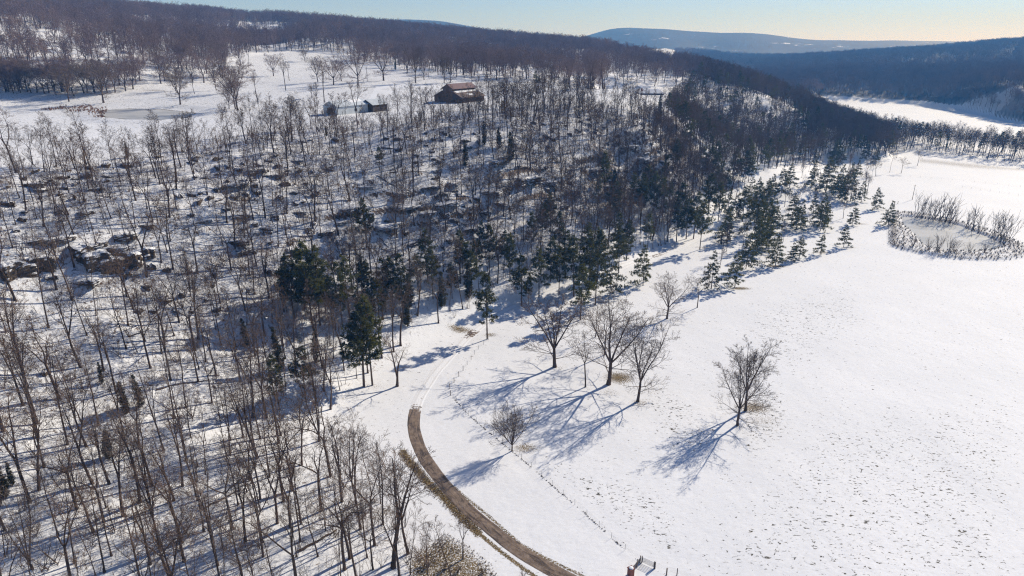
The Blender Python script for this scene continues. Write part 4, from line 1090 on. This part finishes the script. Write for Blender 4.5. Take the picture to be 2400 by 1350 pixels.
for o, nm, kd, px, py in rock_items:
    pl = 'left of the biggest ledge\'s end' if px < 180 else 'around the biggest ledge' if px < 450 else 'above the pine grove' if px < 830 and py > 480 else 'high on the slope below the sheds' if px < 900 else 'on the slope below the barn' if px < 1110 else 'on the spur right of the barn'
    rows_.setdefault((kd, pl), []).append((px, o))
for (kd, pl), L in rows_.items():
    L.sort(key=lambda q_: q_[0])
    for n, (_, o) in enumerate(L):
        lab = ('the only %s snowy rock %s' % (kd, pl) if len(L) == 1 else 'rightmost of %s snowy rocks %s' % (kd, pl) if n == len(L) - 1 else '%s of %s snowy rocks %s' % (ORD[n], kd, pl))
        tag(o, lab, 'rock', 'rock ledges of the wooded slope')
lib_rock = library('stone_shape', [rock_mesh(40 + i, 2.2, 1.5, .6) for i in range(4)])
gx, gy, gz, px, py = scatter(WOOD_NEAR, 4.2, (150, 460), (-48, 20), 19, jit=.5)
r_ = np.random.RandomState(21)
k = (r_.rand(len(gx)) < .85 * sstep(.42, .62, fbm(gx / 18, gy / 18, 87))) & (gz > 18) & (gz < 51)
mass('stones', 'small snow dusted stones strewn over the slope', np.c_[gx, gy, gz - .1][k], np.c_[r_.uniform(.4, 1.6, k.sum()), r_.uniform(.4, 1.4, k.sum()), r_.uniform(.5, 1.3, k.sum())], lib_rock, 8, .12)

# ------------------------------------------------------------------ fallen logs
for n, ((x0, y0), (x1, y1), r0, lab) in enumerate([((467,1197),(566,1148),.20,'long dark fallen log in the lower wood'),((698,1294),(790,1242),.26,'thick bare brown log in the wood near the bottom edge'),
        ((366,915),(496,893),.17,'fallen log lying across the left wood'),((883,412),(927,437),.16,'fallen log slanting down the slope below the sheds'),((915,405),(1004,404),.15,'fallen log lying level on the slope below the sheds'),
        ((889,558),(911,580),.18,'short fallen log just above the pine grove'),((893,584),(932,597),.15,'thin crooked log touching the top of the pine grove'),((300,790),(350,772),.15,'short log in the snow of the left wood')]):
    a_, b_ = np.array(at(x0, y0)), np.array(at(x1, y1)); v = b_ - a_
    o = empty('fallen_log', a_); mb = MB()
    ts = np.linspace(0, 1, 8)
    pts = np.c_[v[0] * ts, v[1] * ts, np.zeros(8)]; pts[:, 2] = height(a_[0] + pts[:, 0], a_[1] + pts[:, 1]) - a_[2] + r0 * .75
    pts[1:-1, :2] += np.random.RandomState(n).normal(0, .12, (6, 2))
    mb.tube(pts, r0 * (1 - .55 * ts), 7, True); mb.build('trunk', M['pine_bark'], o)
    mb = MB(); rr_ = random.Random(n)
    for q_ in range(5):
        t_ = rr_.uniform(.45, 1); i_ = min(int(t_ * 7), 6)
        mb.tube(limb(rr_, pts[i_], np.array([rr_.gauss(0, 1), rr_.gauss(0, 1), .8]), rr_.uniform(.8, 2.2), 3, .15, .02), np.linspace(r0 * .3, .02, 4), 4)
    mb.build('branch_stubs', M['bark'], o)
    tag(o, lab, 'log', 'fallen logs in the wood')

# ------------------------------------------------------------------ bushes on the pond banks and by the driveway
SH = [shrub(400 + i, 5.0, 6 + i, (.28, .0), .34, .022, 6).mesh('bush_stems', M['bark']) for i in range(4)]
SHV = [shrub(420 + i, 4.0, 14, (.05, 0), .55, .018, 5).mesh('bush_stems', M['twig']) for i in range(3)]
SHD = [shrub(440 + i, 2.6, 18, (0, 0), .5, .014, 5).mesh('bush_stems', M['twig']) for i in range(3)]
def bush(name, lib, px, py, ty, lab, cat, group, base=5.0, wide=1.0, hmax=16):
    p = at(px, py); h = min(tall(p, ty, .8, 16), hmax)
    o = link(name, rnd.choice(lib)); o.location = p; s = h / base; o.scale = (s * wide, s * wide, s)
    o.rotation_euler = (0, 0, rnd.gauss(0, .5))
    return tag(o, lab, cat, group)
far_bank = [(2148,510,453),(2160,511,462),(2175,514,470),(2186,516,466),(2200,519,455),(2212,522,458),(2222,525,470),(2232,528,488),(2266,533,490),(2280,540,484),(2294,545,500),(2328,552,498),(2338,556,496),(2350,562,502),(2358,566,508)]
for n, (x, y, ty) in enumerate(far_bank):
    bush('bare_willow', SH, x, y, ty, '%s wind bent bare willow on the far bank of the field pond' % (ORD[n].replace(' from left', '') if n < len(far_bank) - 1 else 'last'), 'shrub', 'bare willows around the field pond')
near_bank = [(2140,576,548),(2178,584,556),(2196,588,543),(2224,589,550),(2236,590,556),(2272,592,565),(2306,592,566)]
for n, (x, y, ty) in enumerate(near_bank):
    bush('bare_willow', SHV, x, y, ty, '%s small bare willow on the near bank of the field pond' % (ORD[n].replace(' from left', '') if n < len(near_bank) - 1 else 'last'), 'shrub', 'bare willows around the field pond', 4.0, .8)
for x, y, ty, lab in [(2330,566,548,'dense dark thicket at the right end of the field pond'),(2344,572,552,'smaller dark thicket beside the pond\'s right end'),(1040,1335,1268,'largest brown thicket in the dry grass by the driveway'),(1075,1340,1290,'dark thicket right of the largest one in dry grass'),(1005,1330,1275,'twiggy brown thicket left of the largest one in dry grass'),
        (1225,1352,1318,'low dark bush between the snow strip and bottom edge'),(1130,1345,1300,'thin brown bush at the right end of the dry grass'),(240,275,247,'rusty bush at the left end of the plateau pond'),(190,262,250,'rusty brush left of the plateau pond'),(2118,565,545,'brown bush inside the pond fence\'s left corner')]:
    bush('thicket', SHD, x, y, ty, lab, 'bush', 'brown thickets', 2.6, 1.0, 1.8)
lib_reed = library('reed_shape', [shrub(460 + i, 1.2, 26, (0, 0), .5, .015, 2).mesh('reed_shape', M['reed']) for i in range(2)])
lib_tuft = library('grass_shape', [shrub(470 + i, .42, 22, (0, 0), .8, .012, 1).mesh('grass_shape', M['drygrass']) for i in range(2)])
lib_brush = library('brush_shape', [shrub(480 + i, 1.3, 16, (0, 0), .7, .02, 4).mesh('brush_shape', M['bark']) for i in range(2)])
lib_weed = library('weed_shape', [shrub(490 + i, .5, 18, (0, 0), .8, .02, 1).mesh('weed_shape', M['bark']) for i in range(2)])
def inside(poly, s, seed, jit=.5):
    P_ = np.array([at(x, y)[:2] for x, y in poly]); lo, hi = P_.min(0), P_.max(0)
    gx, gy = np.meshgrid(np.arange(lo[0], hi[0], s), np.arange(lo[1], hi[1], s)); r_ = np.random.RandomState(seed)
    gx = gx.ravel() + r_.uniform(-jit, jit, gx.size) * s; gy = gy.ravel() + r_.uniform(-jit, jit, gy.size) * s
    k = poly_in(gx, gy, [tuple(q_) for q_ in P_]); gx, gy = gx[k], gy[k]
    return gx, gy, height(gx, gy), r_
gx, gy, gz, r_ = inside([(95,258),(140,250),(240,244),(250,250),(248,276),(225,276),(180,262)], 1.6, 31)
k = (fbm(gx / 6, gy / 6, 91) > .50)
mass('reeds', 'rusty reeds around the end of the plateau pond', np.c_[gx, gy, gz][k], r_.uniform(.5, 1.1, k.sum()), lib_reed, 9, .1)
pts_ = []
for poly, s_ in [([(944,1050),(965,1080),(1003,1122),(1045,1160),(1075,1192),(1130,1245),(1115,1255),(1060,1210),(1025,1175),(985,1135),(950,1092)], .42), ([(1000,1270),(1050,1250),(1100,1280),(1150,1320),(1180,1370),(985,1370),(950,1320)], .45)]:
    gx, gy, gz, r_ = inside(poly, s_, 33); k = fbm(gx / 2.2, gy / 2.2, 93) > .42; pts_.append(np.c_[gx, gy, gz][k])
pts_ = np.vstack(pts_)
mass('dry_grass', 'tufts of brown dry grass beside the driveway', pts_, np.random.RandomState(2).uniform(.35, .85, len(pts_)), lib_tuft, 10, .15)
bk = np.array(BANK_FIELD); lo, hi = bk.min(0), bk.max(0)
gx, gy = np.meshgrid(np.arange(lo[0], hi[0], 1.5), np.arange(lo[1], hi[1], 1.5)); r_ = np.random.RandomState(35)
gx = gx.ravel() + r_.uniform(-.7, .7, gx.size); gy = gy.ravel() + r_.uniform(-.7, .7, gy.size)
k = poly_in(gx, gy, BANK_FIELD) & ~poly_in(gx, gy, POND_FIELD) & (r_.rand(gx.size) < .9)
mass('bank_brush', 'low brown brush on the banks of the field pond', np.c_[gx, gy, height(gx, gy)][k], r_.uniform(.3, .8, k.sum()), lib_brush, 11, .15)

# ------------------------------------------------------------------ buildings
def hide_wall(mb, L, prof):
    """upright shell along X from a closed end profile (y, z)"""
    n = len(prof); V = [(-L / 2, y, z) for y, z in prof] + [(L / 2, y, z) for y, z in prof]
    mb.add(V, [tuple(range(n - 1, -1, -1)), tuple(range(n, 2 * n))] + [(i, (i + 1) % n, n + (i + 1) % n, n + i) for i in range(n)])
def building(name, px, py, rz, label, cat):
    p = at(px, py); o = empty(name, (p[0], p[1], p[2]), rz)
    return tag(o, label, cat)
# the barn: low wings and a raised middle with its own roof
o = building('barn', 1077, 237, R(55), 'brown barn with a raised red roofed middle on the snowy plateau', 'barn')
o.scale = (1, 1, .93); L_, W_, E_, S_, A_ = 18.0, 17.5, 2.9, 5.9, 3.1
mb = MB(); hide_wall(mb, L_, [(-W_/2, -1), (W_/2, -1), (W_/2, E_), (A_, S_), (-A_, S_), (-W_/2, E_)]); mb.build('wall', M['barnwood'], o)
mb = MB(); hide_wall(mb, L_ - .3, [(-A_, S_ + .002), (A_, S_ + .002), (A_, 7.3), (0, 9.1), (-A_, 7.3)]); mb.build('raised_wall', M['barnwood'], o)
for sg in (-1, 1):
    mb = MB(); mb.slab([(-L_/2 - .5, sg * (W_/2 + .8), E_ - .25), (L_/2 + .5, sg * (W_/2 + .8), E_ - .25), (L_/2 + .5, sg * A_ * 1.01, S_ + .12), (-L_/2 - .5, sg * A_ * 1.01, S_ + .12)], .16)
    rf = mb.build('wing_roof', M['roofbrown'], o)
    if sg < 0:
        mb = MB()
        def on(x, f): return (x, -(A_ * 1.01 + (W_/2 + .8 - A_) * f), S_ + .18 + (E_ - .25 - S_ - .12) * f)
        mb.slab([on(-8.6, .03), on(8.8, .03), on(8.8, .24), on(-8.0, .30)], .05); mb.slab([on(-2.5, .52), on(1.6, .50), on(2.6, .70), on(-1.2, .72)], .05)
        mb.build('roof_snow', M['snowcap'], rf)
    mb = MB(); mb.slab([(-L_/2 - .6, sg * (A_ + .9), 6.85), (L_/2 + .6, sg * (A_ + .9), 6.85), (L_/2 + .6, sg * .0, 9.32), (-L_/2 - .6, sg * .0, 9.32)], .14)
    mb.build('upper_roof', M['roofred'], o)
    mb = MB()
    for i in range(5): mb.box((-7 + i * 3.5, sg * (A_ + .03), 6.55), (1.5, .08, .6))
    mb.build('loft_window', M['glass'], o)
mb = MB(); mb.box((-L_/2 - .05, 0, 1.9), (.12, 4.2, 3.8)); dr = mb.build('door', M['darkwood'], o)
mb = MB(); mb.box((-L_/2 - .10, 0, 3.95), (.16, 9, .18)); mb.build('door_rail', M['steel'], dr)
for y_ in (-5.6, 5.6):
    mb = MB(); mb.box((-L_/2 - .04, y_, 1.8), (.1, 1.2, 1.2)); mb.build('window', M['glass'], o)
mb = MB(); mb.box((4, -W_/2 - .04, 1.2), (2.6, .1, 2.4)); mb.build('side_door', M['darkwood'], o)
def gable_shed(name, px, py, rz, L, W, E, Rg, wall, roof, label, snow=True):
    o = building(name, px, py, rz, label, 'shed')
    mb = MB(); hide_wall(mb, L, [(-W/2, -1), (W/2, -1), (W/2, E), (0, Rg), (-W/2, E)]); mb.build('wall', M[wall], o)
    for sg in (-1, 1):
        sl = (Rg - E) / (W / 2)
        mb = MB(); mb.slab([(-L/2 - .3, sg * (W/2 + .4), E - .4 * sl + .08), (L/2 + .3, sg * (W/2 + .4), E - .4 * sl + .08), (L/2 + .3, 0, Rg + .08), (-L/2 - .3, 0, Rg + .08)], .1)
        rf = mb.build('roof', M[roof], o)
        if snow and sg < 0:
            mb = MB(); mb.slab([(L*.05, -W*.30, Rg + .16 - sl * W * .30), (L*.42, -W*.26, Rg + .16 - sl * W * .26), (L*.44, -.2, Rg + .16 - sl * .2), (L*.0, -.2, Rg + .16 - sl * .2)], .06); mb.build('roof_snow', M['snowcap'], rf)
    mb = MB(); mb.box((-L/2 - .04, 0, 1.4), (.1, W * .42, 2.8)); mb.build('door', M['darkwood'], o)
    mb = MB(); mb.box((L * .1, -W/2 - .04, 1.6), (1.4, .1, 1.0)); mb.build('window', M['glass'], o)
gable_shed('shed', 812, 265, R(55), 18, 8.5, 3.6, 5.6, 'shed', 'shedroof', 'long pale grey metal shed at the plateau rim')
gable_shed('shed', 877, 260, R(55), 9, 8, 3.2, 5.2, 'darkwood', 'shedroof', 'shorter dark walled shed right of the pale grey shed', False)
# the long low house under snow
o = building('house', 1508, 221, R(-8), 'long low house with snow covered roofs at the edge of the wood', 'house'); o.location.z -= 1.5
for cx_, l_, w_, h_ in ((-9.5, 12, 9, 5.2), (6.5, 18, 10, 5.6)):
    mb = MB(); mb.box((cx_, 0, .8), (l_, w_, 3.6)); wl = mb.build('wall', M['darkwood'], o)
    mb = MB(); x0, x1, y0, y1 = cx_ - l_/2 - .8, cx_ + l_/2 + .8, -w_/2 - .8, w_/2 + .8; rx = l_ * .28
    V = [(x0, y0, 2.55), (x1, y0, 2.55), (x1, y1, 2.55), (x0, y1, 2.55), (x0, y0, 2.85), (x1, y0, 2.85), (x1, y1, 2.85), (x0, y1, 2.85), (cx_ - rx, 0, h_), (cx_ + rx, 0, h_)]
    mb.add(V, [(3, 2, 1, 0), (0, 1, 5, 4), (1, 2, 6, 5), (2, 3, 7, 6), (3, 0, 4, 7), (4, 5, 9, 8), (5, 6, 9), (6, 7, 8, 9), (7, 4, 8)]); mb.build('roof', M['snowcap'], o)
    for q_ in range(int(l_ // 4)):
        mb = MB(); mb.box((cx_ - l_/2 + 2.5 + q_ * 4, -w_/2 - .03, 1.5), (1.8, .08, 1.3)); mb.build('window', M['glass'], wl)
mb = MB(); mb.box((-1.5, 1, 4.2), (1.2, 1.2, 3.6)); mb.build('chimney', M['brick'], o)
mb = MB(); mb.box((-3.0, -3.2, .9), (1.2, .1, 2.2)); mb.build('door', M['barnwood'], o)
o = building('poultry_house', 1912, 233, R(2), 'long white low building far across the valley field', 'building')
mb = MB(); hide_wall(mb, 22, [(-4, -1), (4, -1), (4, 2.2), (0, 3.4), (-4, 2.2)]); mb.build('wall', M['white'], o)
mb = MB()
for sg in (-1, 1): mb.slab([(-11.4, sg * 4.5, 2.15), (11.4, sg * 4.5, 2.15), (11.4, 0, 3.5), (-11.4, 0, 3.5)], .08)
mb.build('roof', M['snowcap'], o)
mb = MB()
for i in range(6): mb.box((-9 + i * 3.6, -4.03, 1.0), (1.6, .08, .9))
mb.build('shaded_opening', M['barnwood'], o)

# ------------------------------------------------------------------ utility poles
def pole(px, py, ty, lab, rz=0.4):
    p = at(px, py); h = tall(p, ty, 4, 14)
    o = tag(empty('utility_pole', p, rz), lab, 'utility pole', 'wooden utility poles')
    mb = MB(); mb.tube([(0, 0, -1), (0, 0, h)], [.16, .11], 8, True); mb.build('shaft', M['post'], o)
    mb = MB(); mb.box((0, .14, h - .7), (2.0, .1, .12)); ca = mb.build('crossarm', M['post'], o)
    mb = MB()
    for x in (-.9, -.35, .9): mb.tube([(x, .14, h - .64), (x, .14, h - .48)], [.05, .04], 6, True)
    mb.build('insulators', M['steel'], ca)
pole(2138,468,433,'utility pole leaning over snow behind the field pond')
pole(2005,224,203,'distant utility pole right of the long white building')
pole(2305,264,243,'distant utility pole at the foot of the right hand hill')
pole(861,191,157,'bare dead looking pole on the plateau left of the barn')

# ------------------------------------------------------------------ fences, gate and pillar
def fence(px_pts, label, step=3.6, h=1.25, r=.035, wires=3, wooden=(), world=None):
    P_ = np.array([at(x, y)[:2] for x, y in px_pts]) if world is None else np.array(world)
    ss = np.r_[0, np.cumsum(np.hypot(*np.diff(P_, axis=0).T))]; n = max(2, int(ss[-1] / step) + 1)
    q_ = np.linspace(0, ss[-1], n); X = np.interp(q_, ss, P_[:, 0]); Y = np.interp(q_, ss, P_[:, 1]); Z = height(X, Y)
    o = tag(empty('wire_fence', (X[0], Y[0], Z[0])), label, 'fence', 'wire fences')
    for i in range(min(n, 100)):
        wood_ = i in wooden or i - n in wooden
        mb = MB(); rr_ = .085 if wood_ else r; hh = h * (1.12 if wood_ else 1)
        mb.tube([(0, 0, -.3), (rnd.gauss(0, .03), rnd.gauss(0, .03), hh)], [rr_, rr_ * .85], 6 if wood_ else 4, True)
        ob = mb.build('post', M['post'] if wood_ else M['steel'], o); ob.location = (X[i] - X[0], Y[i] - Y[0], Z[i] - Z[0])
    mb = MB()
    for k_ in range(wires):
        z_ = h * (.35 + .6 * k_ / max(1, wires - 1))
        mb.tube(np.c_[X - X[0], Y - Y[0], Z - Z[0] + z_], np.full(n, .0045), 3)
    mb.build('wire', M['wire'], o)
    return o
fence([(1056,927),(1100,975),(1160,1025),(1205,1062),(1255,1103),(1300,1143),(1350,1185),(1400,1230),(1455,1281),(1500,1318)], 'wire fence running from the corner posts down to the gate', 3.5, 1.3, .032, 4, (0, -1))
fence([(1056,927),(1052,916),(1060,902),(1072,887),(1098,852),(1120,820),(1145,797)], 'short wire fence with brown wooden posts along the snowy drive', 3.2, 1.35, .04, 3, (0, 1, 2, 3, 4))
fence([(1535,1333),(1565,1345),(1610,1352),(1680,1385),(1800,1440)], 'wire fence leaving the gate towards the right', 3.4, 1.35, .05, 5, (0, 1, 2))
_bk = [BANK_FIELD[i] for i in (15, 0, 1, 2, 3, 4, 5, 6, 7)]
fence(None, 'wire fence along the near bank of the field pond', 3.2, 1.25, .05, 3, (0,), _bk)
fence(None, 'wire fence along the far bank of the field pond', 3.2, 1.25, .05, 3, (), [BANK_FIELD[i] for i in (8, 9, 10, 11, 12, 13, 14, 15)])
fence([(2255,440),(2330,450),(2410,462)], 'faint far fence across the snow beyond the field pond', 4.5, 1.2, .05, 2)
fence([(2085,412),(2150,416),(2260,425),(2420,440)], 'faintest fence line crossing the far snowy field', 6, 1.1, .04, 2)
wl_ = np.array([at(x, y)[:2] for x, y in [(1062,932),(1100,975),(1160,1025),(1205,1062),(1255,1103),(1300,1143),(1350,1185),(1400,1230),(1455,1281),(1500,1318)]])
ss_ = np.r_[0, np.cumsum(np.hypot(*np.diff(wl_, axis=0).T))]; r_ = np.random.RandomState(55); q_ = np.sort(r_.uniform(0, ss_[-1], 420)); q_ = q_[fbm(q_ / 3, q_ * 0, 97) > .36]
wx, wy = np.interp(q_, ss_, wl_[:, 0]) + r_.normal(0, .10, len(q_)), np.interp(q_, ss_, wl_[:, 1]) + r_.normal(0, .10, len(q_))
mass('fence_weeds', 'dark dry weeds left standing along the field fence', np.c_[wx, wy, height(wx, wy)], r_.uniform(.18, .55, len(q_)), lib_weed, 12, .15)
a_, b_ = np.array(at(1504,1319)), np.array(at(1533,1332))
g_ = tag(empty('metal_gate', a_, math.atan2(b_[1] - a_[1], b_[0] - a_[0])), 'dark metal five bar gate at the bottom of the field fence', 'gate')
gl = float(np.hypot(*(b_ - a_)[:2]))
mb = MB()
for i in range(6): mb.tube([(0, 0, .22 + i * .19), (gl, 0, .22 + i * .19)], [.028, .028], 5)
mb.tube([(.12, 0, .2), (.12, 0, 1.2)], [.03, .03], 5); mb.tube([(gl - .12, 0, .2), (gl - .12, 0, 1.2)], [.03, .03], 5); mb.build('bars', M['steel'], g_)
for x in (0, gl):
    mb = MB(); mb.tube([(x, .0, -.3), (x, .0, 1.45)], [.1, .095], 8, True); mb.build('gate_post', M['post'], g_)
c_, d_ = np.array(at(1500,1319)), np.array(at(1483,1340))
o = tag(empty('plank_fence', c_), 'weathered plank fence wing beside the metal gate', 'fence')
v = d_ - c_; ln_ = float(np.hypot(v[0], v[1])); rz = math.atan2(v[1], v[0])
for i in range(4):
    mb = MB(); mb.box((v[0] / 2, v[1] / 2, .25 + i * .27), (ln_ * .96, .05, .18), rz); mb.build('plank', M['board'], o)
for f_ in (0.05, .5, .95):
    mb = MB(); mb.box((v[0] * f_ - .09 * math.sin(rz), v[1] * f_ + .09 * math.cos(rz), .5), (.13, .12, 1.7), rz); mb.build('post', M['post'], o)
p = at(1478, 1348)
o = tag(empty('brick_pillar', p, .5), 'red brick pillar with a snow cap cut by the bottom edge', 'pillar')
mb = MB(); mb.box((0, 0, .45), (.85, .85, 1.9)); mb.build('shaft', M['brick'], o)
mb = MB(); mb.box((0, 0, 1.47), (1.0, 1.0, .14)); mb.build('cap', M['brick'], o)
mb = MB(); mb.add([(math.cos(a) * r_, math.sin(a) * r_, z) for r_, z in ((.42, 1.54), (.34, 1.66), (.15, 1.72)) for a in np.linspace(0, 6.28, 10, endpoint=False)],
                  [(q_ * 10 + i, q_ * 10 + (i + 1) % 10, q_ * 10 + 10 + (i + 1) % 10, q_ * 10 + 10 + i) for q_ in range(2) for i in range(10)] + [tuple(range(20, 30))]); mb.build('snow_cap', M['snowcap'], o)
p = at(1562, 1348); o = tag(empty('brace_post', p), 'wooden brace post in the snow right of the metal gate', 'post', 'brace posts')
mb = MB(); mb.tube([(0, 0, -.3), (0, 0, 1.5)], [.12, .11], 8, True); mb.build('post', M['post'], o)
for x, y, lab in ((2097,478,'left post of the pair behind the pond pine'),(2104,478,'right post of the pair behind the pond pine')):
    p = at(x, y); o = tag(empty('brace_post', p), lab, 'post', 'brace posts')
    mb = MB(); mb.tube([(0, 0, -.3), (0, 0, 1.6)], [.13, .12], 8, True); mb.build('post', M['post'], o)

# ------------------------------------------------------------------ the air
HZ_B, HZ_T, HZ_R = -40.0, 270.0, 5500.0
mb = MB(); mb.box((0, HZ_R / 2 - 600, (HZ_B + HZ_T) / 2), (2 * HZ_R, HZ_R + 1600, HZ_T - HZ_B))
hm = bpy.data.materials.new('haze_air'); hm.use_nodes = True
hn = hm.node_tree; hn.nodes.clear()
ho = hn.nodes.new('ShaderNodeOutputMaterial'); hv = hn.nodes.new('ShaderNodeVolumePrincipled')
hv.inputs['Color'].default_value = (.09, .40, 1.0, 1); hv.inputs['Absorption Color'].default_value = (1, 1, 1, 1); hv.inputs['Density'].default_value = 2.4e-4; hv.inputs['Anisotropy'].default_value = .1
hn.links.new(hv.outputs[0], ho.inputs['Volume'])
tag(mb.build('haze', hm), None, None, None, 'stuff')
